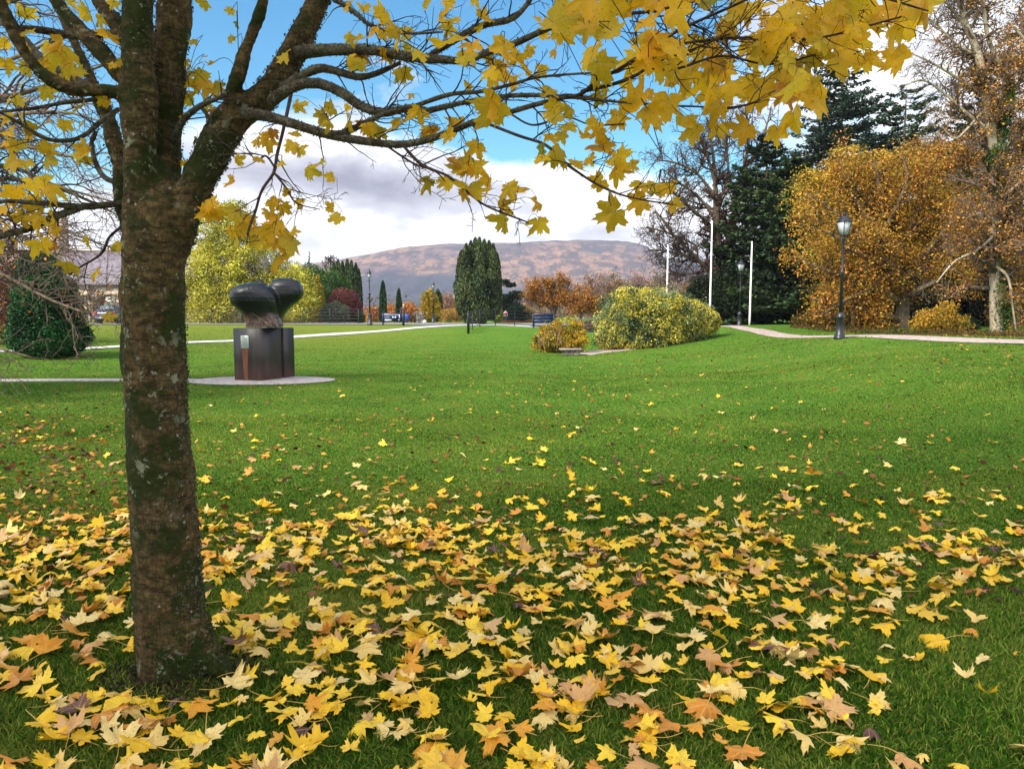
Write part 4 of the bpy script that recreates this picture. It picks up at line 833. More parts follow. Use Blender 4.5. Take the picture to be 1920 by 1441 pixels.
lamp('l', 1576, 24, 232, 'tall black lamp post with a square lantern at the edge of the footpath')
lamp('l', 1387, 46, 122, 'black square lantern lamp post between two white flagpoles')
lamp('l', 693.5, 53, 105, 'black ornate lamp post left of the blue notice board', True)
lamp('l', 812.5, 70, 77, 'small distant ornate lamp post in front of the yellow tree', True)
# ------------------------------------------------------------------ flagpoles
for u, vt, Y, lab in ((1250, 463, 52, 'leftmost white flagpole rising behind the variegated shrub'), (1331, 420, 48, 'tallest white flagpole, behind the right end of the variegated shrub'), (1406, 457, 47.5, 'white flagpole right of the black lamp post by the path')):
    b = G(u, Y); h = (row(b)-vt)/F*Y; t = thing('flagpole', b, lab, 'flagpole', 'white flagpoles')
    MB().lathe(b, [(.068, -.03), (.065, .4), (.042, h-.05)], 12).build('pole', WHITE, t, smooth=True)
    MB().lathe(b+[0, 0, h-.05], [(.05, 0), (.06, .04), (.05, .1), (.01, .13)], 12).build('finial', WHITE, t)
# ------------------------------------------------------------------ estate fences
def fence(pts, label, hgt=1.1, rails=5, step=2.0, thick=(), m=IRON_GREY, rr=.017, pr=.022, posts_named='post'):
    L = resample(np.column_stack([np.array(pts), np.zeros(len(pts))]), 120); ln = np.linalg.norm(np.diff(L[:, :2], axis=0), axis=1).sum()
    n = max(2, int(ln/step)); q = L[np.linspace(0, 119, n+1).astype(int), :2]; z = H(q[:, 0], q[:, 1]); b = np.array([q[0, 0], q[0, 1], z[0]])
    t = thing('fence', b, label, 'fence')
    for i in range(n+1):
        if i in thick or (i-n-1) in thick: MB().lathe((q[i, 0], q[i, 1], z[i]), [(.075, -.05), (.075, hgt*1.08), (.05, hgt*1.12), (.06, hgt*1.18), (.01, hgt*1.24)], 10).build('end_post', IRON, t)
        else: MB().box((q[i, 0], q[i, 1], z[i]+hgt/2-.04), (pr*2, pr*2, hgt+.08)).build(posts_named, m, t)
    for k in range(rails):
        zz = hgt*(.16+.82*k/(rails-1)); a = np.linspace(0, 119, n*3+1).astype(int); w = L[a, :2]
        zi = np.interp(np.linspace(0, n, n*3+1), np.arange(n+1), z)
        MB().tube(np.column_stack([w, zi+zz]), rr, 5).build('rail', m, t)
    return t
fence([GP(165, 55.5), GP(400, 56.5), GP(560, 57), GP(672, 56)], 'thin iron railing along the road in front of the golden conifer', 1.15, 5, 2.2)
fence([GP(672, 59), GP(715, 60), GP(757, 62), GP(784, 64)], 'thin iron railing behind the blue notice board', 1.15, 5, 1.1)
fence([GP(878, 41.8), GP(906, 46), GP(1000, 50), GP(1120, 56)], 'thin iron railing with a black end post below the large yew', 1.02, 5, 1.9, thick=(0,))
fence([GP(1345, 60), GP(1420, 58), GP(1512, 52)], 'dark iron railing behind the right hand flagpole', 1.25, 5, 2.0, thick=(0,), pr=.03, rr=.016)
# ------------------------------------------------------------------ signs
BLUE = m_noise('blue_enamel', [lin('0c1838'), lin('14244e')], 3, .4, bmp=0); PALEBLUE = m_noise('pale_lettering', [lin('b9c3dd'), lin('dde4f2')], 9, .5, bmp=0); SLAT = m_noise('blue_backing', [lin('1d3a86'), lin('2a4a9c')], 3, .5, bmp=0)
def text_mesh(name, body, loc, size, mat, parent, rot=(PI/2, 0, 0), ext=.003):
    cu = bpy.data.curves.new(name, 'FONT'); cu.body = body; cu.size = size; cu.extrude = ext; cu.align_x = 'LEFT'
    o = bpy.data.objects.new(name, cu); COL.objects.link(o); me = bpy.data.meshes.new_from_object(o.evaluated_get(bpy.context.evaluated_depsgraph_get())); bpy.data.objects.remove(o)
    o = bpy.data.objects.new(name, me); me.materials.clear(); me.materials.append(mat); COL.objects.link(o); o.parent = parent
    o.location = np.array(loc)-np.array(parent['_o']); o.rotation_euler = rot; return o
def signs():
    b = G(737, 53); s = 53/F; t = thing('notice_board', b, 'blue notice board with white lettering on two posts by the road', 'sign')
    for du in (-19, 18): MB().box(b+[du*s, 0, .35], (.09, .09, 1.0), 0, .01).build('post', BLUE, t)
    MB().box(b+[-.5*s, 0, .56], (36*s, .05, .56), 0, .006).build('panel', BLUE, t)
    text_mesh('lettering', 'Muckross House', b+np.array([-16*s, -.03, .70]), .155, PALEBLUE, t)
    text_mesh('lettering', 'Gardens', b+np.array([-16*s, -.03, .53]), .115, PALEBLUE, t)
    mb = MB()
    for du in (0, 4.5): mb.lathe((0, 0, 0), [(.065, 0), (.065, .01)], 14); mb.V[-1] = mb.V[-1][:, [0, 2, 1]]*[1, -1, 1]+(b+[du*s, -.028, .56])
    mb.build('pictograms', PALEBLUE, t)
    mb = MB(); mb.box(b+[-9*s, -.028, .36], (13*s, .006, .11)).box(b+[12*s, -.028, .60], (.06, .006, .3)).box(b+[11*s, -.028, .36], (.12, .006, .04)); mb.build('information_strip', PALEBLUE, t)
    b = G(1020, 47); s = 47/F; t = thing('blue_sign', b, 'plain back of a blue sign behind the small golden shrub', 'sign')
    for du in (-20, 19): MB().box(b+[du*s, 0, .42], (.09, .09, .98), 0, .01).build('post', BLUE, t)
    for i in range(3): MB().box(b+[-.5*s, 0, .86-.2*i], (38*s, .04, .185), 0, .006).build('board', BLUE, t)
    b = G(756.5, 51.5); t = thing('bollard', b, 'plain black post beside the blue notice board', 'post')
    MB().lathe(b, [(.07, -.05), (.07, .78), (.05, .82), (.01, .86)], 10).build('shaft', IRON, t)
    b = G(763, 60); t = thing('road_sign', b, 'small blue sign panel behind the black post', 'sign'); MB().box(b+[0, 0, .5], (.3, .04, .5), 0, .01).build('panel', SLAT, t); MB().box(b+[0, .04, .25], (.05, .03, .7)).build('post', IRON, t)
    # stone gate pier with a dark opening
    b = G(788, 62); s = 62/F; t = thing('stone_pier', b, 'low mottled stone pier with a black post at the roadside', 'pier')
    ST = m_noise('mottled_stone', [lin('2c2a2a'), lin('55504a'), lin('8a857c'), lin('b6b0a6')], 4, .9, bmp=1, bdist=.04)
    rb = MB(); g = np.random.default_rng(4)
    for r in range(5):
        x = -.33
        while x < .3:
            w = g.uniform(.14, .26); rb.box(b+[x+w/2, g.uniform(-.02, .02), .09+r*.17], (w*.97, .5, .165), g.uniform(-.05, .05), .02); x += w
    rb.build('stones', ST, t); MB().box(b+[-.45, -.1, .42], (.1, .1, 1.0), 0, .01).build('post', IRON, t)
    MB().box(b+[0, 0, .93], (.75, .56, .07), .02, .015).build('cap_stone', ST, t)
    MB().lathe(b+[.4, -.28, 0], [(.05, 0), (.16, .06), (.17, .16), (.1, .26), (.02, .29)], 10).build('white_boulder', WHITE, t)
signs()
# ------------------------------------------------------------------ stone block and wall in the hollow
def stones():
    g = np.random.default_rng(6)
    ST = m_noise('grey_stone', [lin('3e3a38'), lin('6b645e'), lin('8e8578')], 7, .9, bmp=1, bdist=.03); SLB = m_noise('slab_stone', [lin('6a5f5c'), lin('8d817c'), lin('a2968f')], 5, .85, bmp=.8, bdist=.02)
    b = G(1071, 29.5); t = thing('stone_block', b, 'low weathered stone seat with a flat slab in front of the golden shrub', 'seat')
    mb = MB()
    for r in range(2):
        x = -.34
        while x < .3:
            w = g.uniform(.16, .28); mb.box(b+[x+w/2, 0, .05+r*.11], (w*.97, .42, .105), g.uniform(-.03, .03), .015); x += w
    mb.build('base_stones', ST, t); MB().box(b+[-.02, 0, .245], (.88, .55, .06), .05, .015).build('slab', SLB, t)
    b = G(1120, 50); t = thing('stone_wall', b, 'rough brown stone retaining wall in the hollow behind the shrubs', 'wall')
    WM = m_noise('brown_rubble', [lin('2b221e'), lin('4f4038'), lin('75665a')], 2.5, .95, bmp=1, bdist=.05); mb = MB()
    for r in range(4):
        x = -1.8
        while x < 2.4:
            w = g.uniform(.25, .6); mb.box(b+[x+w/2, g.uniform(-.04, .04), .06+r*.2], (w*.97, .5, .19), 0, .03); x += w
    mb.build('stones', WM, t)
    MB().box(b+[.3, 0, .84], (4.3, .56, .08), 0, .02).build('coping', ST, t)
stones()
# ------------------------------------------------------------------ people
def person(u, Y, label, top, legs, hair, h=1.7, pack=None):
    b = G(u, Y); t = thing('person', b, label, 'person')
    SK = [(0, .93, .12), (0, 1.15, .125), (0, 1.38, .14), (0, 1.47, .06), (0, 1.55, .075), (0, 1.66, .085)]
    me = bpy.data.meshes.new('body'); k = h/1.7
    V = [(0, 0, .95), (0, 0, 1.15), (0, 0, 1.38), (0, 0, 1.48), (0, -.01, 1.60), (0, -.01, 1.70),
         (.10, 0, .88), (.11, -.08, .50), (.11, .02, .08), (.11, -.1, .04), (-.10, 0, .88), (-.11, .12, .50), (-.11, .22, .10), (-.11, .13, .04),
         (.19, 0, 1.40), (.25, .06, 1.13), (.24, -.05, .90), (.24, -.08, .82), (-.19, 0, 1.40), (-.25, -.04, 1.13), (-.24, -.14, .92), (-.24, -.17, .84)]
    E = [(0, 1), (1, 2), (2, 3), (3, 4), (4, 5), (0, 6), (6, 7), (7, 8), (8, 9), (0, 10), (10, 11), (11, 12), (12, 13), (2, 14), (14, 15), (15, 16), (16, 17), (2, 18), (18, 19), (19, 20), (20, 21)]
    R = [.14, .13, .14, .055, .085, .08, .095, .065, .045, .04, .095, .065, .045, .04, .065, .048, .036, .03, .065, .048, .036, .03]
    me.from_pydata([(x*k, y*k, z*k) for x, y, z in V], E, []); o = bpy.data.objects.new('body', me); COL.objects.link(o)
    sk = o.modifiers.new('s', 'SKIN'); ly = me.skin_vertices[0].data
    for i, r in enumerate(R): ly[i].radius = (r*k, r*k*.85); ly[i].use_root = (i == 0)
    o.modifiers.new('u', 'SUBSURF').levels = 2
    m2 = bpy.data.meshes.new_from_object(o.evaluated_get(bpy.context.evaluated_depsgraph_get())); o.modifiers.clear(); o.data = m2; m2.materials.clear()
    for c in (top, legs, 'c99a82', hair): m2.materials.append(m_noise('cloth', [lin(c)*.8, lin(c)], 6, .8, bmp=0))
    for p in m2.polygons:
        z = p.center.z/k; p.use_smooth = True
        p.material_index = 1 if z < .92 and abs(p.center.x) < .2*k else 2 if (z > 1.47 and (z < 1.63 and p.center.y < .02)) or (z < .9) else 3 if z > 1.5 else 0
    o.parent = t
    if pack: MB().box(b+[0, .18*k, 1.2*k], (.32*k, .2*k, .46*k), 0, .06).build('backpack', m_noise('backpack_red', [lin(pack)*.8, lin(pack)], 6, .7, bmp=0), t)
person(948, 92, 'walker in a white top with a red backpack beyond the railing', 'd8d3d6', '3a4a66', '4a3a30', 1.55, 'c23a44')
person(756.6, 66, 'white haired person in a brown jacket standing behind the notice board', '6a4a42', '2e2e3a', 'e6dede', 1.62)
# backpack is on the camera side of the walker (seen from behind)
for o in bpy.data.objects:
    if o.name.startswith('backpack'): o.location.y -= .40
# ------------------------------------------------------------------ house and car
def house():
    b = np.array([X(215, 76), 76, .85]); t = thing('stone_house', b, 'pale stone house with a dark slate roof and chimneys behind the trees on the left', 'house')
    SM = m_noise('pale_stone', [lin('8d7a6c'), lin('b8a392'), lin('cdbba9')], 2.5, .9, bmp=1, bdist=.05, vscale=(1, 1, 3)); 
    RM, nt, bb, _ = new_mat('slate_roof'); v = pos(nt); bt = N(nt, 'ShaderNodeTexBrick'); bt.inputs['Scale'].default_value = 1; bt.inputs['Brick Width'].default_value = .34; bt.inputs['Row Height'].default_value = .22; bt.inputs['Mortar Size'].default_value = .012
    uvm = N(nt, 'ShaderNodeMapping'); uvm.inputs['Rotation'].default_value = (PI/2, 0, 0); nt.links.new(v, uvm.inputs['Vector']); nt.links.new(uvm.outputs[0], bt.inputs['Vector'])
    bt.inputs['Color1'].default_value = (*lin('544c55'), 1); bt.inputs['Color2'].default_value = (*lin('766c76'), 1); bt.inputs['Mortar'].default_value = (*lin('2a262c'), 1)
    c = mix(nt, bt.outputs['Color'], lin('9a8f96'), math_(nt, 'MULTIPLY', ramp(nt, [(.5, (0, 0, 0)), (.68, (1, 1, 1))], noise(nt, 2.2, 8, .8, v).outputs[0]).outputs[0], .6)); nt.links.new(c, bb.inputs['Base Color']); bb.inputs['Roughness'].default_value = .7
    TR = m_noise('pale_trim', [lin('c7bcae'), lin('ddd3c6')], 4, .8, bmp=.2); DK = m_noise('dark_window', [lin('23262b'), lin('3a4048')], 4, .25, bmp=0)
    x0, x1 = X(96, 76), X(470, 76); cx, w = (x0+x1)/2, x1-x0; y = 76; d = 8
    MB().box((cx, y+d/2, .85+2.05-.3), (w, d, 4.4)).build('wall', SM, t)
    ze = 4.85; zr = 8.35
    V = [(x0-.3, y-.35, ze-.1), (x1+.3, y-.35, ze-.1), (x1+.3, y+d/2, zr), (x0-.3, y+d/2, zr), (x0-.3, y+d+.35, ze-.1), (x1+.3, y+d+.35, ze-.1), (x0-.3, y-.35, ze-.25), (x1+.3, y-.35, ze-.25), (x0-.3, y+d+.35, ze-.25), (x1+.3, y+d+.35, ze-.25)]
    rf = obj('roof', V, [np.array([(0, 1, 2, 3), (3, 2, 5, 4), (0, 6, 7, 1), (5, 9, 8, 4)]), np.array([(0, 3, 4), (1, 5, 2)])], RM, t)
    MB().box((cx, y+d/2, zr+.06), (w+.6, .3, .16)).build('ridge', TR, t)
    # taller gabled block at the left with its chimney
    bx = X(100, 79); MB().box((bx-2.6, y+4.5, 4.4), (5.2, 6.5, 7.4)).build('wing_wall', SM, t)
    MB().box((bx-2.6, y+4.5, 8.2), (5.6, 6.9, .25)).build('wing_cornice', TR, t)
    for u, vt, wpx in ((106, 408, 30),):
        c_ = P(u, vt, 80); zt = c_[2]; hh = zt-7.4; ch = MB().box((c_[0], 80, 7.4+hh/2), (wpx/F*80, 1.2, hh), 0, .03); o = ch.build('chimney', SM, t)
        MB().box((c_[0], 80, zt+.05), (wpx/F*80+.25, 1.4, .22), 0, .02).build('chimney_cap', TR, t)
        for k in (-1, 0, 1): MB().lathe((c_[0]+k*.42, 80, zt+.15), [(.14, 0), (.12, .45), (.15, .5)], 8).build('chimney_pot', RM, t)
    for u, wv in ((204, .0), (150, 0), (300, 0)):
        x = X(u, 76); f = MB().box((x, y-.03, 3.0), (1.45, .12, .95), 0, .01).build('window', TR, t)
        MB().box((x, y-.10, 2.98), (1.15, .04, .7)).build('pane', WHITE if u == 204 else DK, t)
        MB().box((x, y-.10, 3.62), (1.7, .2, .22), 0, .01).build('lintel', m_noise('sand_lintel', [lin('b49a70'), lin('c9b083')], 5, .8, bmp=.2), t)
    MB().box((X(222, 76), y-.05, 1.55), (3.2, .14, 1.9)).build('dark_opening', DK, t)
    MB().tube([(X(168, 76), y-.12, .9), (X(168, 76), y-.12, 4.8)], .06, 8).build('downpipe', TR, t)
    # gate pier with its lantern
    b = G(186, 66); p = thing('gate_pier', b, 'dark stone gate pier carrying a small lantern in front of the house', 'pier')
    PM = m_noise('dark_pier_stone', [lin('2e2724'), lin('54473f'), lin('6e6055')], 4, .95, bmp=1, bdist=.05)
    hb = (row(b)-556)/F*66
    MB().box(b+[0, 0, hb*.45], (.66, .66, hb*.9), 0, .03).build('shaft', PM, p); MB().box(b+[0, 0, hb*.95], (.86, .86, hb*.1), 0, .04).build('cap_stone', PM, p)
    MB().lathe(b+[0, 0, hb], [(.05, 0), (.04, .35), (.06, .4)], 8).build('lantern_stem', IRON, p)
    MB().lathe(b+[0, 0, hb+.4], [(.1, 0), (.17, .35)], 6).build('glass', FROST, p); MB().lathe(b+[0, 0, hb+.76], [(.22, 0), (.12, .16), (.04, .3), (.01, .36)], 6).build('lantern_cap', IRON, p)
    b = G(150, 64); w = thing('garden_wall', b, 'dark low stone wall beside the parked car', 'wall')
    MB().box(b+[3.4, 1.5, .45], (4.0, .4, 1.1), 0, .04).build('stones', PM, w)
house()
def car():
    b = G(221, 60); t = thing('parked_car', b, 'dark grey hatchback parked by the house, seen from behind', 'car')
    PA, nt, bb, _ = new_mat('grey_car_paint'); bb.inputs['Base Color'].default_value = (*lin('4a4d5a'), 1); bb.inputs['Roughness'].default_value = .25; bb.inputs['Metallic'].default_value = .4; bb.inputs['Coat Weight'].default_value = .5
    sec = [(-2.0, .30, .55, .80), (-1.98, .32, .80, .84), (-1.9, .30, .98, .86), (-1.7, .26, 1.0, .87), (0, .22, 1.0, .88), (1.3, .24, .95, .86), (1.95, .3, .75, .75), (2.05, .35, .6, .6)]
    def loft(rows, name, mat):
        V = []
        for y, z0, z1, hw in rows: V += [(-hw*.92, y, z0), (hw*.92, y, z0), (hw, y, z0+.12), (hw, y, (z0+z1)/2+.05), (hw*.93, y, z1-.03), (hw*.85, y, z1), (-hw*.85, y, z1), (-hw*.93, y, z1-.03), (-hw, y, (z0+z1)/2+.05), (-hw, y, z0+.12)]
        n = 10; m = len(rows); Q = [(r*n+k, r*n+(k+1) % n, (r+1)*n+(k+1) % n, (r+1)*n+k) for r in range(m-1) for k in range(n)]
        V = np.array(V)+b; V = np.vstack([V, V[:n].mean(0), V[-n:].mean(0)]); T = [(m*n, (k+1) % n, k) for k in range(n)]+[(m*n+1, (m-1)*n+k, (m-1)*n+(k+1) % n) for k in range(n)]
        return obj(name, V, [np.array(Q), np.array(T)], mat, t, smooth=False)
    loft(sec, 'body', PA)
    V = np.array([(-.78, -1.8, .99), (.78, -1.8, .99), (.8, 1.1, .98), (-.8, 1.1, .98), (-.58, -1.35, 1.42), (.58, -1.35, 1.42), (.6, .1, 1.45), (-.6, .1, 1.45)])+b
    obj('cabin', V, np.array([(4, 5, 6, 7), (2, 3, 7, 6), (1, 2, 6, 5), (3, 0, 4, 7), (0, 1, 5, 4)]), PA, t)
    V = np.array([(-.66, -1.80, 1.05), (.66, -1.80, 1.05), (.5, -1.42, 1.38), (-.5, -1.42, 1.38)])+b+[0, -.03, 0]
    V = np.vstack([V, V+[0, .02, 0]]); obj('rear_window', V, np.array([(0, 1, 2, 3), (7, 6, 5, 4), (0, 4, 5, 1), (2, 6, 7, 3), (1, 5, 6, 2), (0, 3, 7, 4)]), CARGLASS, t)
    RED = m_noise('tail_light_red', [lin('a01522'), lin('c8202c')], 9, .25, bmp=0)
    for s in (-1, 1):
        MB().box(b+[s*.70, -1.975, .84], (.26, .06, .17), 0, .02).build('tail_light', RED, t)
        for y in (-1.25, 1.3):
            mb = MB(); mb.lathe((0, 0, 0), [(.18, -.1), (.31, -.1), (.33, -.06), (.33, .06), (.31, .1), (.18, .1)], 18); mb.V[-1] = mb.V[-1][:, [2, 1, 0]]+b+[s*.76, y, .33]
            mb.build('wheel', m_noise('tyre', [lin('141414'), lin('222222')], 9, .8, bmp=0), t)
    MB().box(b+[0, -2.02, .62], (.52, .02, .11), 0, .004).build('number_plate', WHITE, t); MB().box(b+[0, -2.0, .42], (1.62, .12, .2), 0, .04).build('bumper', PA, t)
car()
# ------------------------------------------------------------------ trees and shrubs
def limb_mesh(t, lines, name='trunk', mat=None, S=9):
    mb = MB()
    for p, r in lines: mb.add(*tubes(p[None], r[None], S))
    return mb.build(name, mat or BARK_BG, t, smooth=True)
def straight(b, h, r0, r1, lean=(0, 0), K=8, g=None, wob=.03):
    z = np.linspace(0, 1, K); p = np.array(b)+np.column_stack([z*lean[0], z*lean[1], z*h-.1*(z == 0)]); p[1:, :2] += (g or rng).normal(size=(K-1, 2))*wob*h/8; return p, r0*(1-z)+r1*z
def dense(name, u, Y, boxpx, hexes, n, size, label, cat='shrub', depth=None, lump=.2, freq=3, thick=.35, seed=0, flat=.0, asp=.5, mat=None, blobs=None, s=.8, group=None, trunk=True, gap=.5, pad=None, mixf=.8, stemcol=None, val=.2):
    """a bush or tree whose crown fills boxpx = (u0, v0, u1, v1); blobs = extra (u, v, ru, rv) lobes"""
    g = np.random.default_rng(seed+100); b = G(u, Y); t = thing(name, b, label, cat, group); k = Y/F
    u0, v0, u1, v1 = boxpx; L = blobs or [((u0+u1)/2, (v0+v1)/2, (u1-u0)/2, (v1-v0)/2)]
    tot = sum(q[2]*q[3] for q in L); Cs = []
    for i, q in enumerate(L):
        c = P(q[0], q[1], Y+(q[4] if len(q) > 4 else 0)); rd = depth*(q[2]*k/((u1-u0)/2*k)) if depth else q[2]*k
        Cs.append(blob(int(n*q[2]*q[3]/tot), c, (q[2]*k, rd, q[3]*k), thick, lump, freq, seed*7+i, g=g))
    C = np.vstack(Cs)
    if pad:
        m, pr, pz = pad; ctr = C[g.integers(0, len(C), m)]; k_ = g.integers(0, m, len(C)); tilt = g.normal(size=(m, 2))*.22
        o_ = g.normal(size=(len(C), 3))*np.array([pr, pr, pz])*.5*g.uniform(.6, 1.4, m)[k_][:, None]; o_[:, 2] += (o_[:, :2]*tilt[k_]).sum(1)-.35*(o_[:, 0]**2+o_[:, 1]**2)/pr
        keep_ = g.random(len(C)) < .94; C = np.where(keep_[:, None], ctr[k_]+o_, C); pc = g.normal(size=(m, 1))[k_]*.28*keep_[:, None]; C[(fnoise(ctr, .75, seed, 2) > gap)[k_]] = -99; pc = pc+.28*fnoise(C, .45, seed+3, 2)[:, None]*keep_[:, None]
    else: pc = 0
    ok = C[:, 2] > b[2]+.02; C = C[ok]; pc = pc[ok] if pad else 0
    col = (palette(C, hexes, mixf, seed, .8, s, val, g)*(1+pc)).clip(0, 1)
    V, Q, cc = cards(C, g.uniform(.6, 1.25, len(C))*size, col, flat, asp, g)
    obj('foliage' if cat != 'tree' else 'crown', V, Q, mat or LEAFY, t, col=cc)
    if trunk:
        top = P((u0+u1)/2, v0*.6+v1*.4, Y)[2]-b[2]
        p, r = straight(b, top, max(.06, .02*top), .03, g=g); L2 = [(p, r)]
        for j in range(7):
            e = C[g.integers(len(C))]; st = p[g.integers(1, 5)]; q = resample([st, (st+e)/2+[0, 0, .1], e], 8); L2.append((q, np.linspace(.04, .012, 8)*max(1, top/3)))
        limb_mesh(t, L2, 'trunk' if cat == 'tree' else 'stems', stemcol)
    return t
def bare(name, base, lines_px, label, K=16, n1=120, L1=1.6, n2=700, L2=.8, n3=2500, L3=.4, mat=None, leaf=None, rmin=.006, seed=0, up=.15, grav=0., trunkmat=None, cat='tree', n4=0, L4=.2, bias=None, jit=.24, S4=3):
    g = np.random.default_rng(seed+300); t = thing(name, base, label, cat)
    Ls = [traced(L, K) for L in lines_px]; limb_mesh(t, Ls, 'trunk', trunkmat or BARK_BG)
    PA = np.stack([p for p, r in Ls]); RA = np.stack([r for p, r in Ls])
    t1, r1 = spawn(PA, RA, n1, L1, up=up, K=8, jit=jit*.8, rs=.6, rmin=rmin, tmin=.15, grav=grav, g=g, bias=bias)
    t2, r2 = spawn(t1, r1, n2, L2, up=up, K=7, jit=jit, rs=.7, rmin=rmin, tmin=.15, grav=grav, g=g, bias=bias)
    t3, r3 = spawn(t2, r2, n3, L3, up=up, K=5, jit=jit, rs=.8, rmin=rmin*.8, tmin=.15, grav=grav, g=g, bias=bias)
    mb = MB(); mb.add(*tubes(t1, r1, 5)).add(*tubes(t2, r2, 4)).add(*tubes(t3, r3, 3)); tips = [t3.reshape(-1, 3), t2[:, 2:].reshape(-1, 3)]
    if n4:
        t4, r4 = spawn(t3, r3, n4, L4, up=up, K=4, jit=jit, rs=.9, rmin=rmin*.65, tmin=.15, grav=grav, g=g, bias=bias); mb.add(*tubes(t4, r4, 3)); tips.append(t4.reshape(-1, 3))
    mb.build('twigs', mat or TWIG, t, smooth=True)['kind'] = 'stuff'
    if leaf:
        nl, sz, hexes, keep, spread = leaf; A = np.vstack(tips); C = A[g.integers(0, len(A), nl)]+g.normal(size=(nl, 3))*spread; C = C[keep(C)]
        V, Q, cc = cards(C, g.uniform(.6, 1.25, len(C))*sz, palette(C, hexes, .5, seed, .8, 1.05, .2, g), .3, .6, g); obj('leaves', V, Q, LEAFY, t, col=cc)['kind'] = 'stuff'
    return t
def conifer(name, u, Y, vtop, halfw_px, label, n, size, hexes, seed=0, v0=.08, gap=0., droop=-.12, power=.8, vb=None, levels=26, flat=.6):
    """whorls of near level boughs on a straight stem"""
    g = np.random.default_rng(seed+500); b = G(u, Y); h = P(u, vtop, Y)[2]-b[2]; W = halfw_px*Y/F; t = thing(name, b, label, 'tree')
    p, r = straight(b, h, .018*h+.06, .02, g=g, wob=.02, K=12); lines = []
    for i in range(levels):
        f = v0+(1-v0)*(i+.5)/levels; z = b[2]+f*h; w = W*max(.04, (1-f))**power*(1.0+.15*math.sin(i*2.1+seed)); m = 9 if f < .8 else 6
        for k in range(m):
            a = g.uniform(0, 2*PI); le = w*g.uniform(.65, 1.12); s = np.linspace(0, 1, 7); c0 = np.array([b[0], b[1], z+g.uniform(-.5, .5)*h/levels])
            q = c0+np.column_stack([np.cos(a)*s*le, np.sin(a)*s*le, le*(droop*np.sin(s*PI*.75)*1.2+.22*s**2*(f*.8+.1))]); lines.append(q)
    Lq = np.array(lines); lr = np.linspace(1, .2, 7)[None]*np.linalg.norm(Lq[:, -1]-Lq[:, 0], axis=1)[:, None]*.012+.008
    mb = MB(); mb.add(*tubes(p[None], r[None], 9)); mb.add(*tubes(Lq, lr, 4)); mb.build('trunk', BARK_BG, t, smooth=True)
    ln = np.linalg.norm(Lq[:, -1]-Lq[:, 0], axis=1); idx = g.choice(len(Lq), n, p=ln**1.3/(ln**1.3).sum()); s = g.uniform(.12, 1, n)**.8*6; i = np.minimum(s.astype(int), 5); f = (s-i)[:, None]
    C = Lq[idx, i]*(1-f)+Lq[idx, i+1]*f; tan = unit(Lq[idx, -1]-Lq[idx, 0]); sd = np.cross(tan, [0, 0, 1.]); off = g.uniform(-1, 1, n)*ln[idx]*.26*(1.15-s/6*.8)
    C = C+sd*off[:, None]+np.column_stack([g.normal(size=(n, 2))*.03, -np.abs(off)*.12+g.normal(size=n)*.05*(ln[idx]*.5+.3)])
    V, Q, cc = cards(C, g.uniform(.6, 1.3, n)*size, palette(C, hexes, .6, seed, .8, 1.05, .22, g), flat, .38, g); obj('crown', V, Q, NEEDLE, t, col=cc); return t
def plumes(name, u, Y, specs, hexes, n, size, label, seed=0, group=None):
    """upright yew: a bundle of rising plumes, specs = (u, v_top, v_bottom, half width px, depth offset)"""
    g = np.random.default_rng(seed+700); b = G(u, Y); t = thing(name, b, label, 'tree', group); k = Y/F; tot = sum((q[2]-q[1])*q[3] for q in specs); Cs = []
    for i, (uu, vt, vb, hw, dy) in enumerate(specs):
        m = int(n*(vb-vt)*hw/tot); a = P(uu, vt, Y+dy); c = P(uu, vb, Y+dy); s = g.random(m); th = g.uniform(0, 2*PI, m)
        rr = hw*k*(np.sin(np.clip(s*.96+.04, 0, 1)*PI)**.55*(1-.35*s)+.05)*(1+.22*fnoise(np.column_stack([s*9, np.cos(th)*1.3, np.sin(th)*1.3]), 1.5, seed+i))*(1-.3*g.random(m)**2)
        base = c[None]*(1-s[:, None])+a[None]*s[:, None]; Cs.append(base+np.column_stack([np.cos(th)*rr, np.sin(th)*rr, g.normal(size=m)*.04]))
    C = np.vstack(Cs); C = C[C[:, 2] > b[2]]; col = palette(C, hexes, 1.2, seed, .8, 1.05, .22, g)
    # upright cards
    n_ = len(C); sz = g.uniform(.6, 1.3, n_)[:, None]*size; U = unit(np.column_stack([g.normal(size=(n_, 2))*.35, np.ones(n_)])); Wd = unit(np.cross(U, rdir(n_, g)))
    V = np.stack([C-U*sz, C+Wd*sz*.4, C+U*sz, C-Wd*sz*.4], 1).reshape(-1, 3); obj('crown', V, np.arange(4*n_).reshape(n_, 4), NEEDLE, t, col=np.repeat(col, 4, 0))
    L2 = []
    for i, (uu, vt, vb, hw, dy) in enumerate(specs[:9]):
        e = P(uu, vt*.5+vb*.5, Y+dy); q = resample([b+[g.uniform(-.15, .15), 0, -.05], (b+e)/2+[(e[0]-b[0])*.1, 0, 0], e], 8); L2.append((q, np.linspace(.13, .04, 8)*max(.5, (row(b)-vt)/150)))
    limb_mesh(t, L2, 'trunk', m_bark('yew_bark', lin('4a3026'), lin('2b1d18'), lin('6e5244'))); return t

GOLD = ['3f4f12', '7a8a1e', 'a3ad2c', 'bdc23c', 'd3d152']
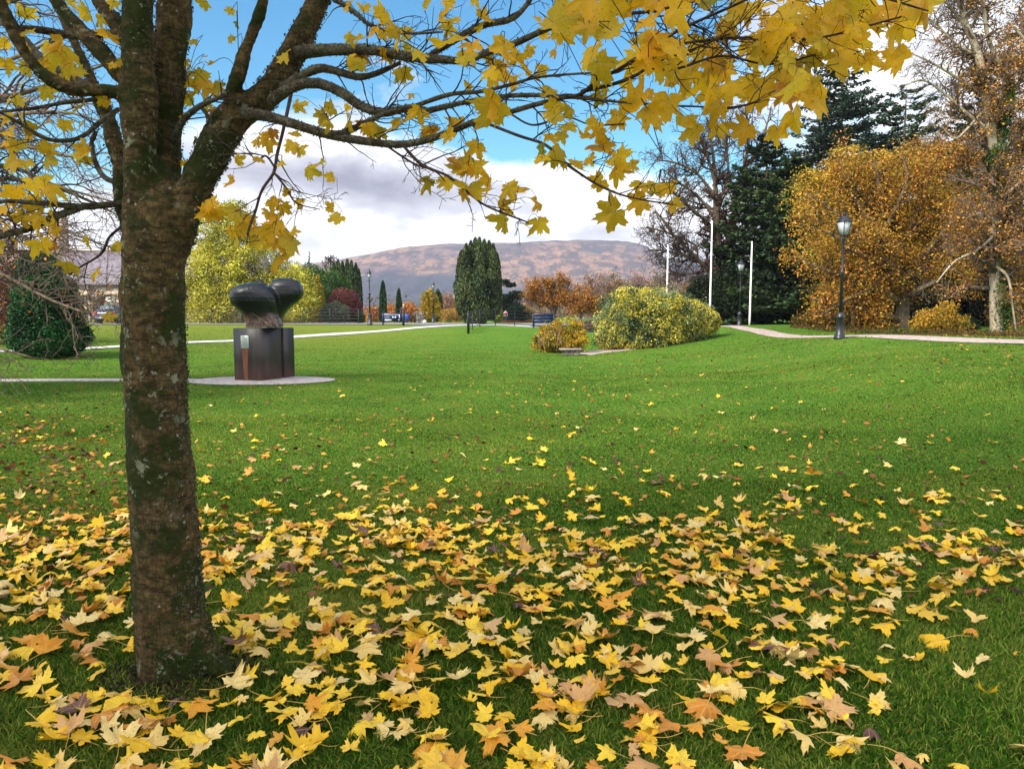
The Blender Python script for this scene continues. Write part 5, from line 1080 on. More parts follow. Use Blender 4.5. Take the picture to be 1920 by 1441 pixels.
# --- left side
dense('golden_conifer', 455, 60, (330, 385, 605, 612), ['4e560c', '8a901c', 'bcb830', 'd8ce46', 'e8dc60'], 120000, .085, 'large bright golden green conifer behind the sculpture', 'tree', depth=3.6, lump=.13, freq=7, thick=.28, seed=1,
      pad=(1500, .55, .30), blobs=[(440, 430, 40, 56), (432, 480, 66, 84), (450, 530, 106, 82), (478, 485, 55, 62), (400, 560, 70, 60), (525, 560, 72, 62), (560, 585, 42, 40), (470, 585, 100, 36, -.8), (430, 420, 34, 40), (372, 500, 40, 90), (545, 530, 45, 45)], s=.80, mixf=1.6, asp=.42, val=.3)
dense('dark_conifer', 95, 25, (20, 470, 165, 672), ['0c200c', '1a4420', '2a6430', '3c8040', '559a56'], 52000, .05, 'dark green drooping conifer on the left lawn edge', 'tree', lump=.1, freq=6, thick=.3, seed=2, flat=.2, asp=.4,
      blobs=[(92, 630, 72, 42), (92, 592, 66, 50), (84, 552, 56, 50), (74, 515, 42, 42)], s=.42, mat=NEEDLE, mixf=2.2, val=.3)
dense('copper_beech_hedge', 20, 30, (-200, 400, 75, 660), ['4a2416', '7a3a1c', '9c5426', 'b46c30', '5a3a28'], 26000, .06, 'rust brown leafy tree behind the drooping conifer at the left edge', 'tree', lump=.3, freq=5, thick=.8, seed=3, blobs=[(10, 530, 70, 130), (-80, 540, 90, 130), (40, 600, 50, 60), (-150, 480, 80, 120)], s=.75)
# bare tree whose drooping boughs come in from the left
bare('bare_tree', G(-420, 15), [
  [(-420, 760, 15, 46), (-400, 500, 15, 40), (-380, 250, 15, 34), (-330, 0, 15, 26), (-280, -250, 15, 18)],
  [(-400, 470, 15, 20), (-250, 430, 14.5, 16), (-60, 420, 14, 10), (60, 450, 13.6, 6), (150, 520, 13.4, 3)], [(-400, 520, 15, 18), (-220, 500, 14.5, 12), (-40, 500, 14.0, 8), (90, 560, 13.6, 5), (170, 590, 13.2, 3)],
  [(-400, 600, 15, 12), (-220, 620, 14.5, 9), (-60, 640, 14.0, 6), (60, 670, 13.7, 3)],
  [(-390, 350, 15, 22), (-220, 260, 15, 17), (-60, 200, 15, 12), (60, 170, 15, 8), (200, 120, 15, 4)], [(-390, 400, 15, 20), (-200, 340, 15, 15), (-40, 330, 15, 10), (100, 350, 15, 7), (215, 400, 15, 3)],
  [(-370, 200, 15, 20), (-200, 80, 15, 14), (-40, 20, 15, 10), (100, -20, 15, 6)], [(-340, 50, 15, 18), (-180, -60, 15, 12), (0, -120, 15, 8)], [(-380, 300, 15, 14), (-200, 300, 14.5, 10), (-20, 270, 14, 7), (120, 290, 14, 5), (230, 330, 14, 3)],
  [(-390, 330, 15, 14), (-200, 190, 14.8, 11), (0, 120, 14.6, 8), (120, 70, 14.5, 5), (230, 60, 14.4, 3)], [(-390, 360, 15, 14), (-200, 260, 14.8, 11), (0, 220, 14.6, 8), (120, 210, 14.5, 5), (225, 240, 14.4, 3)], [(-400, 400, 15, 14), (-180, 330, 14.8, 11), (0, 310, 14.6, 8), (110, 350, 14.5, 5), (220, 380, 14.4, 3)], [(-400, 440, 15, 14), (-180, 400, 14.8, 10), (20, 400, 14.6, 7), (140, 440, 14.5, 4), (225, 470, 14.4, 3)]],
  'leafless grey brown tree with fine drooping twigs reaching in from the left edge', n1=340, L1=2.0, n2=1700, L2=1.0, n3=4200, L3=.5, n4=2500, L4=.25, rmin=.0055, seed=4, up=-.05, grav=-.05, mat=TWIG_PURPLE, bias=(.25, 0, 0),
  leaf=(700, .035, ['b4552a', 'd0762f', 'a84a24'], lambda C: np.ones(len(C), bool), .05))
# mixed evergreens left of the mountain
dense('green_tree', 585, 72, (545, 495, 640, 608), ['1f3a14', '3a5c20', '56782e', '6f8f3c', '3f6a30'], 26000, .10, 'mid green bushy tree right of the golden conifer', 'tree', lump=.22, freq=4, thick=.35, seed=5, blobs=[(580, 530, 36, 32), (612, 540, 34, 36), (595, 575, 52, 34), (640, 556, 20, 34)], s=.75)
dense('golden_cypress', 600, 66, (590, 518, 612, 608), ['8a5a1c', 'c08a24', 'cfae34', '9a9a2a'], 5000, .08, 'small orange tipped golden cypress beside the green tree', 'tree', lump=.2, freq=5, thick=.4, seed=6, blobs=[(598, 590, 15, 24), (597, 560, 11, 30), (595, 535, 6, 20)], s=.8)
dense('red_shrub', 645, 64, (607, 533, 680, 608), ['4a2026', '7a343c', '9a4a4c', '6a3034', '8a5a48'], 14000, .07, 'round dark red leaved shrub left of the ornate lamp post', 'shrub', lump=.2, freq=5, thick=.6, seed=7, blobs=[(645, 566, 32, 28), (632, 580, 26, 24), (660, 585, 22, 22)], s=.75)
dense('grey_shrub', 625, 62, (600, 565, 655, 610), ['2c3a26', '4a5a3c', '7a8468', '9aa084'], 7000, .06, 'low grey green shrub under the red leaved shrub', 'shrub', lump=.2, freq=5, thick=.4, seed=8, s=.7)
dense('green_shrub', 672, 63, (664, 585, 684, 608), ['1f3a14', '4a6a1e', '6f8f2c'], 3000, .06, 'small green shrub at the foot of the red leaved shrub', 'shrub', seed=9, s=.75)
plumes('yew_tree', 656, 84, [(626, 492, 600, 9, 0), (634, 488, 600, 9, -.5), (642, 490, 600, 9, .3), (651, 486, 600, 9, 0), (659, 489, 602, 9, -.4), (667, 494, 602, 9, 0), (673, 505, 604, 8, .3), (640, 510, 604, 14, -1), (660, 515, 604, 16, -1)], ['12210f', '21381c', '33502a', '4a5a2c'], 20000, .13, 'broad clump of upright yews left of the ornate lamp post', 10)
conifer('spruce_tree', 583, 95, 472, 14, 'thin topped spruce above the green trees on the left', 2600, .16, ['2a3a24', '44503a'], 11, levels=18)
bare('dead_conifer', G(618, 95), [[(618, 608, 95, 6), (619, 540, 95, 5), (620, 478, 95, 2)], [(619, 520, 95, 3), (610, 505, 95, 2), (604, 490, 95, 1.5)], [(619, 515, 95, 3), (628, 500, 95, 2), (632, 488, 95, 1.5)], [(619, 500, 95, 2), (612, 490, 95, 1.5), (611, 482, 95, 1)], [(620, 495, 95, 2), (626, 488, 95, 1.5), (627, 481, 95, 1)]], 'bare brown topped tree behind the green trees', n1=60, L1=1.0, n2=200, L2=.5, n3=400, L3=.3, rmin=.03, seed=12)
for u, vt, hw, Y, lab in ((718, 527, 7.5, 78, 'taller of the two narrow dark yews behind the notice board'), (748, 541, 6, 84, 'shorter of the two narrow dark yews behind the notice board')):
    plumes('narrow_yew', u, Y, [(u, vt, 608, hw, 0), (u-2, vt+4, 600, hw*.7, -.2), (u+2.5, vt+14, 606, hw*.75, -.2), (u, vt+30, 608, hw*1.05, 0)], ['0f1e10', '1c331a', '2c4a26'], 7000, .11, lab, int(u), 'pair of narrow yews')
plumes('large_yew', 900, 58, [(866, 470, 590, 15, 0), (874, 458, 590, 14, -.4), (883, 452, 595, 14, .3), (891, 447, 600, 14, 0), (899, 446, 600, 14, -.6), (908, 450, 600, 14, .2), (917, 452, 596, 14, 0), (925, 458, 590, 13, -.3), (931, 474, 585, 12, .4), (880, 500, 604, 22, -1), (900, 500, 606, 24, -1.3), (918, 505, 600, 20, -1), (866, 520, 586, 14, -.6), (930, 520, 588, 13, -.5), (900, 480, 590, 30, 1), (888, 560, 610, 16, -.8)], ['0e1a0d', '1b2e17', '2c4425', '43572f', '5a6038'], 62000, .095, 'large spreading yew of many upright plumes in front of the mountain', 20)
dense('yellow_tree', 806, 92, (788, 545, 826, 604), ['8a7a1c', 'c99a1e', 'e3b428', 'd9a420', '6a7a24'], 12000, .11, 'bright yellow tree behind the small distant lamp post', 'tree', lump=.25, freq=4, thick=.5, seed=21, blobs=[(806, 565, 15, 22), (802, 588, 16, 18), (814, 580, 13, 20)], s=.85)
dense('green_tree', 820, 96, (796, 546, 830, 602), ['1f3418', '36521f', '4a6a28'], 6000, .12, 'dark green tree just behind the bright yellow tree', 'tree', seed=22, blobs=[(800, 556, 8, 10), (822, 572, 8, 28), (820, 590, 12, 14)], s=.7)
dense('yellow_shrub', 845, 84, (822, 578, 868, 606), ['8a6a2a', 'c9962a', 'e0b03a', 'a0845a'], 4500, .08, 'low yellow leaved shrub between the yellow tree and the large yew', 'shrub', thick=.8, lump=.4, freq=5, seed=23, s=.8)
dense('orange_tree', 706, 120, (690, 566, 775, 606), ['8a5a34', 'b8743a', 'd98a36', 'e09a40'], 9000, .16, 'orange brown tree behind the two narrow yews', 'tree', lump=.3, freq=4, thick=.8, seed=24, blobs=[(735, 588, 20, 17), (765, 585, 18, 20), (700, 590, 16, 14)], s=.85)
dense('willow_tree', 932, 84, (922, 575, 944, 608), ['6a7a2a', '9aa040', 'b9b84c'], 3500, .1, 'small pale yellow green tree beside the large yew', 'tree', thick=.6, seed=25, s=.8)
dense('pine_tree', 955, 100, (925, 525, 985, 606), ['0f1e14', '1d3424', '2d4a34'], 15000, .13, 'dark blue green pine between the large yew and the brown oak', 'tree', lump=.4, freq=4, thick=.5, seed=26, flat=.4, blobs=[(957, 534, 12, 5), (948, 528, 8, 5), (968, 552, 16, 9), (948, 560, 17, 10), (960, 578, 24, 14), (950, 595, 24, 11), (975, 592, 16, 12)], s=.65)
OAK = ['6a4420', '9a6228', 'c07a34', 'd08c3e', '9a7a38']
bare('oak_tree', G(1037, 62), [[(1037, 612, 62, 12), (1037, 590, 62, 10), (1036, 575, 62, 8), (1030, 555, 62, 5), (1022, 525, 62, 3)], [(1037, 582, 62, 8), (1050, 566, 62, 6), (1062, 545, 62, 4), (1068, 528, 62, 2)], [(1036, 580, 62, 8), (1018, 568, 62, 5), (1000, 560, 62, 4), (985, 562, 62, 2)], [(1037, 575, 62, 6), (1043, 550, 62, 5), (1046, 520, 62, 3)], [(1048, 570, 62, 5), (1070, 565, 62, 4), (1092, 566, 62, 2)], [(1025, 572, 62, 4), (1005, 545, 62, 3), (1000, 530, 62, 2)]],
  'rust leaved oak with dark spreading branches behind the blue sign back', n1=80, L1=1.3, n2=380, L2=.8, n3=1200, L3=.45, rmin=.012, seed=27, up=.1, leaf=(15000, .065, OAK, lambda C: C[:, 2] > 2.3, .16))
bare('small_oak', G(1085, 70), [[(1088, 606, 70, 6), (1090, 590, 70, 5), (1092, 570, 70, 3), (1094, 545, 70, 2)], [(1090, 588, 70, 4), (1104, 575, 70, 3), (1112, 560, 70, 2)], [(1090, 588, 70, 4), (1078, 575, 70, 3), (1072, 560, 70, 2)]], 'smaller rust leaved oak right of the spreading oak', n1=50, L1=1.2, n2=200, L2=.8, n3=600, L3=.4, rmin=.014, seed=28, leaf=(8000, .075, OAK, lambda C: C[:, 2] > 1.3, .2))
# far treeline: each crown a tree of its own
far = [(640, 578, 22, 150, 0), (672, 582, 18, 140, 0), (695, 576, 20, 160, 0), (735, 572, 22, 150, 1), (768, 574, 20, 145, 1), (790, 578, 16, 150, 0), (842, 548, 20, 125, 0), (864, 562, 18, 120, 1), (985, 575, 16, 118, 1), (1110, 512, 22, 130, 0), (1140, 508, 26, 135, 1), (1172, 520, 24, 125, 2), (1205, 505, 26, 130, 0), (1235, 512, 26, 135, 1), (1268, 518, 26, 125, 2), (1300, 522, 26, 130, 1), (1335, 530, 26, 125, 0), (1120, 545, 26, 105, 2), (1160, 548, 26, 108, 1), (1290, 552, 24, 105, 1), (1215, 545, 26, 104, 0)]
FC = [['7a6058', '9a7c6c', '8a6e64', 'b08a74'], ['7a4628', 'a0602f', '8a5c38', '5f6030'], ['6a5a3a', '8a7a48', '9a6236', '7a6a58']]
FN = ['bare purplish brown tree in the far treeline', 'rusty brown tree in the far treeline', 'dull olive brown tree in the far treeline']
WH = ['left of the two narrow yews', 'behind the red shrub', 'right of the ornate lamp', 'between the two narrow yews', 'just right of the shorter narrow yew', 'left of the yellow tree', 'touching the large yew', 'low against the left side of the large yew', 'left of the spreading oak', 'above the small oak', 'above the left half of the variegated shrub', 'topped by open twigs above the variegated shrub', 'tallest above the middle of the variegated shrub', 'left of the leftmost flagpole', 'right of the leftmost flagpole', 'between the two left flagpoles', 'behind the tallest flagpole', 'low beside the small oak', 'low behind the left of the variegated shrub', 'low between the two left flagpoles', 'low behind the leftmost flagpole']
for i, (u, vt, hw, Y, k) in enumerate(far):
    vb = 604; dense('distant_tree', u, Y, (u-hw, vt, u+hw, vb), FC[k], 6500, .0011*Y, FN[k]+', '+WH[i], 'tree', lump=.32, freq=4, thick=.85, seed=40+i, s=.95, flat=.2, pad=(150, .0075*Y, .0045*Y), group='trees of the far treeline', blobs=[(u, vt*.55+vb*.45, hw, (vb-vt)*.45), (u-hw*.4, vt*.7+vb*.3, hw*.6, (vb-vt)*.3), (u+hw*.5, vt*.5+vb*.5, hw*.6, (vb-vt)*.36)])
# woodland filling the plain far behind
g = np.random.default_rng(77); n = 60000; y = g.uniform(170, 900, n); x = g.uniform(-.9, .9, n)*y; hh = (4+3.5*(fnoise(np.stack([x, y], 1), .03, 3, 3)+.6))*g.random(n)**.6
C = np.column_stack([x, y, hh-.3]); V, Q, cc = cards(C, y*.0022*g.uniform(.6, 1.4, n), palette(C[:, :2], ['6a4a38', '8a6048', '7a6a50', '4a5a3c', 'a07048'], .02, 5, .8, .75, .2, g), .2, .6, g)
tagit(obj('woodland', V, Q, LEAFY, col=cc), 'distant brown woodland covering the plain below the mountain', 'woodland', kind='stuff')
dense('low_hedge', 975, 88, (935, 600, 1045, 607), ['6a3020', '96482c', 'b05a38'], 5000, .06, 'very low red brown hedge beyond the railing', 'hedge', depth=.5, seed=60, trunk=False, s=.8, lump=.1, blobs=[(960, 604, 28, 3.2), (1000, 604, 28, 3.2), (1035, 604, 20, 3.2)])
# --- shrubs in the middle
def hollow_shrub():
    g = np.random.default_rng(90); b = G(1045, 31.5)
    t = dense('golden_shrub', 1045, 31.5, (1000, 592, 1101, 660), ['7a6a1c', 'c0a028', 'e0b830', 'd08a34', '6a7a20'], 26000, .035, 'small golden and rust coloured mounded conifer beside the stone seat', 'shrub', lump=.22, freq=6, thick=.3, seed=61,
      pad=(160, .17, .12), gap=9, blobs=[(1066, 627, 32, 33), (1044, 636, 34, 24), (1020, 640, 20, 16), (1084, 640, 17, 22), (1044, 606, 9, 12), (1022, 616, 9, 9), (1010, 646, 12, 10)], s=1.0, mixf=3, depth=1.0, val=.3)
    L = []
    for i in range(15):
        u = g.uniform(1010, 1060); a = P(u, g.uniform(640, 656), 30.9); c = P(u+g.uniform(-12, 12), g.uniform(608, 630), 30.8); L.append((resample([a, (a+c)/2+g.normal(size=3)*.04, c], 7), np.linspace(.012, .006, 7)))
    limb_mesh(t, L, 'dead_stems', m_bark('dead_stem', lin('9a8068'), lin('6a5444'), lin('b8a08a')), 5)
hollow_shrub()
def big_bush():
    n = 62000
    lobes = [(1165, 602, 50, 54), (1150, 628, 32, 32), (1210, 594, 52, 52), (1258, 592, 52, 46), (1300, 598, 44, 36), (1328, 604, 24, 22), (1225, 628, 54, 34), (1180, 570, 42, 28), (1240, 566, 42, 26), (1200, 640, 44, 22), (1275, 622, 40, 24)]
    lob = [(u, v, ru, rv, 0 if u < 1200 else (u-1200)*.022) for u, v, ru, rv in lobes]
    t = dense('variegated_shrub', 1225, 33, (1115, 540, 1347, 660), ['1a2612', '34482a', '50663c', '6e7e4c', '8a9468'], n, .045, 'big rounded variegated shrub with yellow and grey green leaves on the bank', 'shrub', lump=.16, freq=6, thick=.3, seed=62, blobs=lob, s=.95, pad=(420, .30, .22), gap=9, mixf=2, depth=2.4, asp=.45, val=.3)
    g = np.random.default_rng(8); C = np.vstack([blob(2600, P(u, v, 33+d), (ru*33/F, 2.4*ru/116, rv*33/F), .1, .18, 6, 62*7+i, g=g) for i, (u, v, ru, rv, d) in enumerate(lob)])
    C = C[(fnoise(C, 2.4, 5, 3) > -.3)]; C = C[C[:, 2] > H(C[:, 0], C[:, 1])+.05]; C = np.repeat(C, 2, 0)+g.normal(size=(len(C)*2, 3))*.035
    V, Q, cc = cards(C, g.uniform(.025, .055, len(C)), palette(C, ['a89c22', 'ccb82c', 'e4d044', 'ece074'], 3, 5, .9, .98, .15, g), 0, .5, g); obj('yellow_leaves', V, Q, LEAFY, t, col=cc)['kind'] = 'stuff'
big_bush()
# --- the wood on the right
Y = 58
bare('bare_oak', G(1362, Y), [
  [(1362, 618, Y, 18.7), (1355, 540, Y, 16.5), (1352, 500, Y, 15.4), (1346, 450, Y, 13.2), (1343, 400, Y, 11.0), (1341, 340, Y, 7.7), (1336, 280, Y, 5.0), (1325, 220, Y, 3.8)],
  [(1375, 610, Y+1, 16.5), (1372, 520, Y+1, 14.3), (1374, 440, Y+1, 12.1), (1380, 380, Y+1, 9.9), (1394, 320, Y+1, 7.7), (1404, 260, Y+1, 5.0), (1398, 200, Y+1, 3.8)],
  [(1344, 520, Y, 9.9), (1318, 496, Y-.5, 8.2), (1290, 468, Y-1, 6.6), (1262, 440, Y-1.5, 5.0), (1245, 415, Y-2, 5.2), (1228, 395, Y-2, 3.0)], [(1345, 440, Y, 7.7), (1318, 410, Y-.5, 5.5), (1290, 385, Y-1, 4.4), (1262, 360, Y-1.4, 4.5), (1240, 335, Y-1.8, 3.0)],
  [(1342, 370, Y, 6.6), (1320, 340, Y, 5.0), (1300, 320, Y, 5.2), (1265, 305, Y, 3.8), (1232, 300, Y, 2.2)], [(1341, 345, Y, 5.5), (1325, 290, Y, 5.2), (1305, 245, Y, 3.8), (1290, 215, Y, 2.2)], [(1343, 390, Y, 5.5), (1365, 330, Y, 4.4), (1362, 270, Y, 4.5), (1370, 220, Y, 3.0)],
  [(1310, 490, Y-.6, 5.0), (1280, 478, Y-1, 5.2), (1245, 470, Y-1.4, 3.8), (1215, 468, Y-1.8, 2.2)], [(1330, 505, Y-.4, 4.4), (1305, 512, Y-.8, 4.5), (1270, 512, Y-1, 3.0), (1240, 500, Y-1, 2.2)], [(1262, 440, Y-1.5, 4.5), (1238, 432, Y-1.8, 3.8), (1212, 425, Y-2, 2.2)],
  [(1345, 415, Y, 5.5), (1310, 370, Y-.4, 5.2), (1270, 340, Y-.8, 3.8), (1245, 318, Y-1, 2.2)], [(1394, 320, Y+1, 5.0), (1420, 280, Y+1, 5.2), (1436, 240, Y+1, 3.8), (1446, 200, Y+1, 2.2)], [(1382, 380, Y+1, 4.4), (1410, 350, Y+1, 4.5), (1430, 330, Y+1, 3.0)]],
  'tall leafless oak with spreading limbs behind the flagpoles', n1=340, L1=2.8, n2=1900, L2=1.4, n3=5200, L3=.75, n4=3500, L4=.35, rmin=.015, seed=70, up=.1, jit=.34, leaf=(5200, .075, ['8a4a34', 'a85c3c', 'b87048', '8a5a44'], lambda C: (C[:, 2] < 14.0)&(fnoise(C, .5, 9, 2) > -.1), .2))
DG = ['0b140c', '16241a', '24361f', '33472a', '46582f']
conifer('spruce_tree', 1430, 56, 250, 120, 'broad dark spruce behind the right hand flagpole', 60000, .19, DG, 71, v0=.02, power=.5, levels=30)
conifer('tall_fir', 1562, 62, 72, 175, 'tallest dark fir rising behind the yellow maple leaves', 62000, .20, ['0d1a14', '1a2c22', '2a4032', '3a5240'], 72, v0=.02, power=.62, levels=40, droop=-.05)
conifer('cedar_tree', 1500, 50, 285, 125, 'dark spreading cedar with a black trunk left of the largest lamp post', 60000, .17, DG, 73, v0=.10, power=.35, levels=20, droop=-.08)
conifer('fir_tree', 1680, 66, 165, 160, 'dark fir behind the orange beech', 46000, .2, DG, 74, power=.45, levels=22)
conifer('fir_tree', 1800, 70, 190, 150, 'dark fir behind the pale trunked tree on the right', 40000, .21, DG, 75, power=.45, levels=20)
dense('dark_yew_bush', 1355, 54, (1285, 500, 1440, 612), ['0a120a', '15220f', '223218', '33421f'], 30000, .10, 'wide dark green bush behind the flagpoles', 'shrub', lump=.15, freq=5, thick=.4, seed=76, s=.6, mat=NEEDLE, depth=2, blobs=[(1322, 562, 38, 46), (1370, 552, 45, 54), (1425, 556, 40, 54), (1300, 575, 20, 34)])
MAPO2 = ['8a6a1c', 'b88c2c', 'd89c3c', '98902c', 'b8762e']
MAPO = ['7a4a14', 'a8681c', 'cc8426', 'd98f2e', '8a7a22']
def beech(name, u, Y, lines, label, nl, seed, hexes, spread=.22, sz=.07, n1=200, keep=None, **k):
    return bare(name, G(u, Y), lines, label, n1=n1, L1=1.7, n2=1100, L2=.9, n3=3000, L3=.45, rmin=.008, seed=seed, up=.05, trunkmat=BARK_PALE if False else None, leaf=(nl, sz, hexes, keep or (lambda C: C[:, 2] > 1.0), spread), **k)
Y = 35
beech('orange_beech', 1640, Y, [[(1690, 640, Y, 26), (1692, 560, Y, 22), (1680, 500, Y, 18), (1660, 430, Y, 13), (1650, 360, Y, 8), (1640, 300, Y, 4)], [(1690, 570, Y, 16), (1640, 535, Y-1, 13), (1590, 520, Y-1.5, 9), (1530, 500, Y-2, 5), (1490, 480, Y-2, 3)],
  [(1690, 600, Y, 12), (1630, 580, Y-1, 9), (1570, 570, Y-1.5, 7), (1520, 560, Y-2, 4)], [(1688, 520, Y, 13), (1640, 470, Y-1, 10), (1590, 420, Y-1, 7), (1540, 380, Y-1, 4), (1510, 360, Y-1, 3)], [(1670, 460, Y, 10), (1620, 400, Y, 7), (1590, 340, Y, 5), (1575, 300, Y, 3)],
  [(1690, 530, Y, 14), (1740, 470, Y-.5, 10), (1780, 420, Y-1, 7), (1820, 380, Y-1, 4)], [(1680, 480, Y, 10), (1720, 400, Y, 8), (1740, 340, Y, 6), (1760, 290, Y, 3)], [(1692, 560, Y, 10), (1750, 530, Y-1, 8), (1800, 510, Y-1, 5), (1840, 500, Y-1, 3)], [(1660, 500, Y-1, 8), (1600, 470, Y-2, 6), (1560, 440, Y-2.4, 4), (1500, 420, Y-2.4, 3)], [(1660, 430, Y-.5, 8), (1700, 340, Y-1, 5), (1690, 290, Y-1, 3)], [(1640, 540, Y-1, 8), (1590, 560, Y-2, 6), (1540, 590, Y-2.4, 3)]],
  'wide orange and yellow leaved beech behind the largest lamp post', 42000, 80, MAPO2, .24, .055)
# the spreading outline of the same crown, filled with its outer leaves
def beech_fill(u, Y, lobes, hexes, n, size, seed, label):
    dense('orange_beech', u, Y, (1465, 268, 1855, 620), hexes, n, size, label, 'tree', lump=.28, freq=6, thick=.45, seed=seed, flat=.45, asp=.6, depth=2.6, pad=(560, .70, .20), blobs=lobes, s=1.25, mixf=1.0, val=.28, gap=.18)
beech_fill(1600, 36.5, [(1560, 400, 75, 80), (1610, 340, 75, 65), (1545, 480, 75, 50), (1640, 440, 80, 60), (1700, 350, 80, 62), (1590, 540, 80, 45), (1500, 440, 32, 45), (1600, 300, 45, 28), (1540, 350, 45, 40)], ['6a641c', '9c8c2a', 'cc9c36', 'd8984a', 'b89c38', '8a8228'], 76000, .058, 81, 'rounded orange leaved beech forming the left edge of the autumn trees, behind the lamp lantern')
dense('orange_beech', 1770, 39, (1680, 250, 1860, 560), ['7a501c', 'a46c28', 'c48636', 'cc9a44', '6a7228'], 46000, .062, 'darker rust orange beech between the rounded beech and the ivy clad trunk', 'tree', lump=.3, freq=6, thick=.6, seed=82, flat=.4, asp=.6, depth=2.4, pad=(380, .70, .20), blobs=[(1740, 300, 60, 40), (1790, 330, 60, 60), (1760, 410, 70, 60), (1800, 480, 60, 60), (1830, 270, 30, 36), (1700, 430, 50, 50)], s=1.15, mixf=1.0, val=.25, gap=.12)
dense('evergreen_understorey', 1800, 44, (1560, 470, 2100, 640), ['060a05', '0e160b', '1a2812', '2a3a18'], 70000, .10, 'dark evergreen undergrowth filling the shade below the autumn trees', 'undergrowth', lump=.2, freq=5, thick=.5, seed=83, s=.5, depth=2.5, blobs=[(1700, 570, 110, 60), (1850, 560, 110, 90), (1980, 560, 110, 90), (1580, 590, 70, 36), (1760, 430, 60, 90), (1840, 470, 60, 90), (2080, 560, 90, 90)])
dense('yellow_leaved_shrub', 1765, 29, (1705, 560, 1822, 628), ['8a6a1c', 'c9922a', 'e0a83a', 'd8b040', '5a6a24'], 8500, .045, 'low shrub with bright yellow leaves at the edge of the wood', 'shrub', lump=.3, freq=6, thick=.7, seed=84, s=.9, depth=1.2, blobs=[(1755, 598, 36, 24), (1790, 606, 30, 18), (1735, 606, 26, 18), (1775, 580, 20, 16)])
dense('dark_green_shrub', 1790, 30, (1740, 590, 1830, 632), ['0f1a0e', '1e301a', '34482a'], 9000, .045, 'dark green shrub under the bright yellow leaved shrub', 'shrub', lump=.2, freq=6, thick=.4, seed=85, s=.6, depth=.9)
dense('olive_shrub', 1600, 38, (1480, 590, 1700, 622), ['2a2a12', '4a4a1c', '7a6a24', '9a7a30'], 12000, .06, 'olive and brown low scrub behind the largest lamp post', 'shrub', lump=.3, freq=6, thick=.6, seed=86, s=.6, depth=.9, blobs=[(1530, 602, 45, 18), (1610, 604, 50, 18), (1670, 606, 40, 20)])
Y = 29
bare('ivy_clad_tree', G(1868, Y), [
  [(1870, 645, Y, 24.5), (1866, 560, Y, 20.4), (1866, 480, Y, 19.0), (1864, 400, Y, 17.7), (1866, 320, Y, 16.3), (1858, 240, Y, 15.6), (1845, 170, Y, 15.6), (1838, 110, Y, 13.6), (1812, 50, Y, 10.2), (1790, -40, Y, 7.5)],
  [(1866, 300, Y, 12.2), (1880, 230, Y, 11.6), (1888, 160, Y, 9.5), (1868, 110, Y, 8.2), (1850, 60, Y, 6.8), (1840, -40, Y, 5.4)], [(1846, 180, Y, 6.8), (1800, 150, Y, 5.4), (1760, 125, Y, 4.1), (1720, 105, Y, 2.7), (1680, 90, Y, 2.0)],
  [(1838, 110, Y, 5.4), (1790, 80, Y, 4.1), (1750, 40, Y, 2.7), (1715, 20, Y, 2.0)], [(1812, 55, Y, 4.8), (1780, 10, Y, 3.4), (1740, -30, Y, 2.0)], [(1862, 250, Y, 6.1), (1810, 210, Y, 5.4), (1770, 175, Y, 4.1), (1730, 150, Y, 3.4), (1700, 160, Y, 2.0)],
  [(1885, 190, Y, 6.1), (1930, 130, Y, 4.8), (1990, 70, Y, 3.4)], [(1868, 380, Y, 6.1), (1930, 330, Y, 4.8), (2000, 290, Y, 3.4)], [(1866, 440, Y-.3, 5.4), (1830, 470, Y-.8, 4.1), (1790, 490, Y-1.2, 3.4), (1756, 530, Y-1.4, 2.0)], [(1868, 500, Y-.3, 4.8), (1890, 520, Y-.8, 4.1), (1898, 570, Y-1, 3.4), (1905, 620, Y-1, 2.7)],
  [(1868, 470, Y-.3, 4.8), (1900, 450, Y-.8, 4.1), (1940, 470, Y-1, 2.7)], [(1868, 420, Y-.2, 4.8), (1840, 400, Y-.8, 3.4), (1810, 410, Y-1, 2.0)], [(1850, 200, Y, 4.8), (1815, 240, Y, 4.1), (1790, 260, Y, 3.4), (1765, 235, Y, 2.0)], [(2000, 640, Y+1, 27.2), (2000, 400, Y+1, 23.1), (1990, 150, Y+1, 17.7), (1960, -60, Y+1, 10.9)], [(1995, 300, Y+1, 10.9), (1950, 240, Y+1, 6.8), (1910, 200, Y+1, 4.1)], [(1992, 200, Y+1, 9.5), (1940, 100, Y+1, 6.1), (1890, 40, Y+1, 3.4)], [(1998, 500, Y+1, 8.2), (1950, 440, Y, 5.4), (1905, 420, Y-.5, 2.7)]],
  'tall pale trunked tree clad in ivy with sparse rust leaves at the right edge', n1=380, L1=1.9, n2=2100, L2=.95, n3=6000, L3=.5, n4=4500, L4=.25, rmin=.0075, seed=87, up=.05, jit=.26, trunkmat=BARK_PALE, mat=TWIG_PURPLE,
  leaf=(36000, .05, ['7a5020', 'a8702c', 'c88834', 'd49a40', '8a6a34'], lambda C: (C[:, 0] > X(1770, 29)+2.2*fnoise(C, .5, 3, 2)) & (fnoise(C, .8, 13, 2) > -.45), .13))
dense('rust_leaved_tree', 1960, 36, (1860, -40, 2150, 640), ['6a4a20', '9a6a2c', 'bc8434', 'cc9a44', '7a6a34'], 60000, .06, 'dense rust leaved tree behind the ivy clad trunk', 'tree', lump=.3, freq=5, thick=.9, seed=88, flat=.3, asp=.6, depth=2.6, pad=(900, .6, .25), blobs=[(1930, 80, 70, 110), (1930, 260, 80, 110), (1900, 420, 60, 90), (1960, 460, 80, 110), (2040, 200, 90, 160), (1880, 330, 40, 60), (1900, 560, 45, 50)], s=.85, mixf=1.2)
g = np.random.default_rng(99); C = []
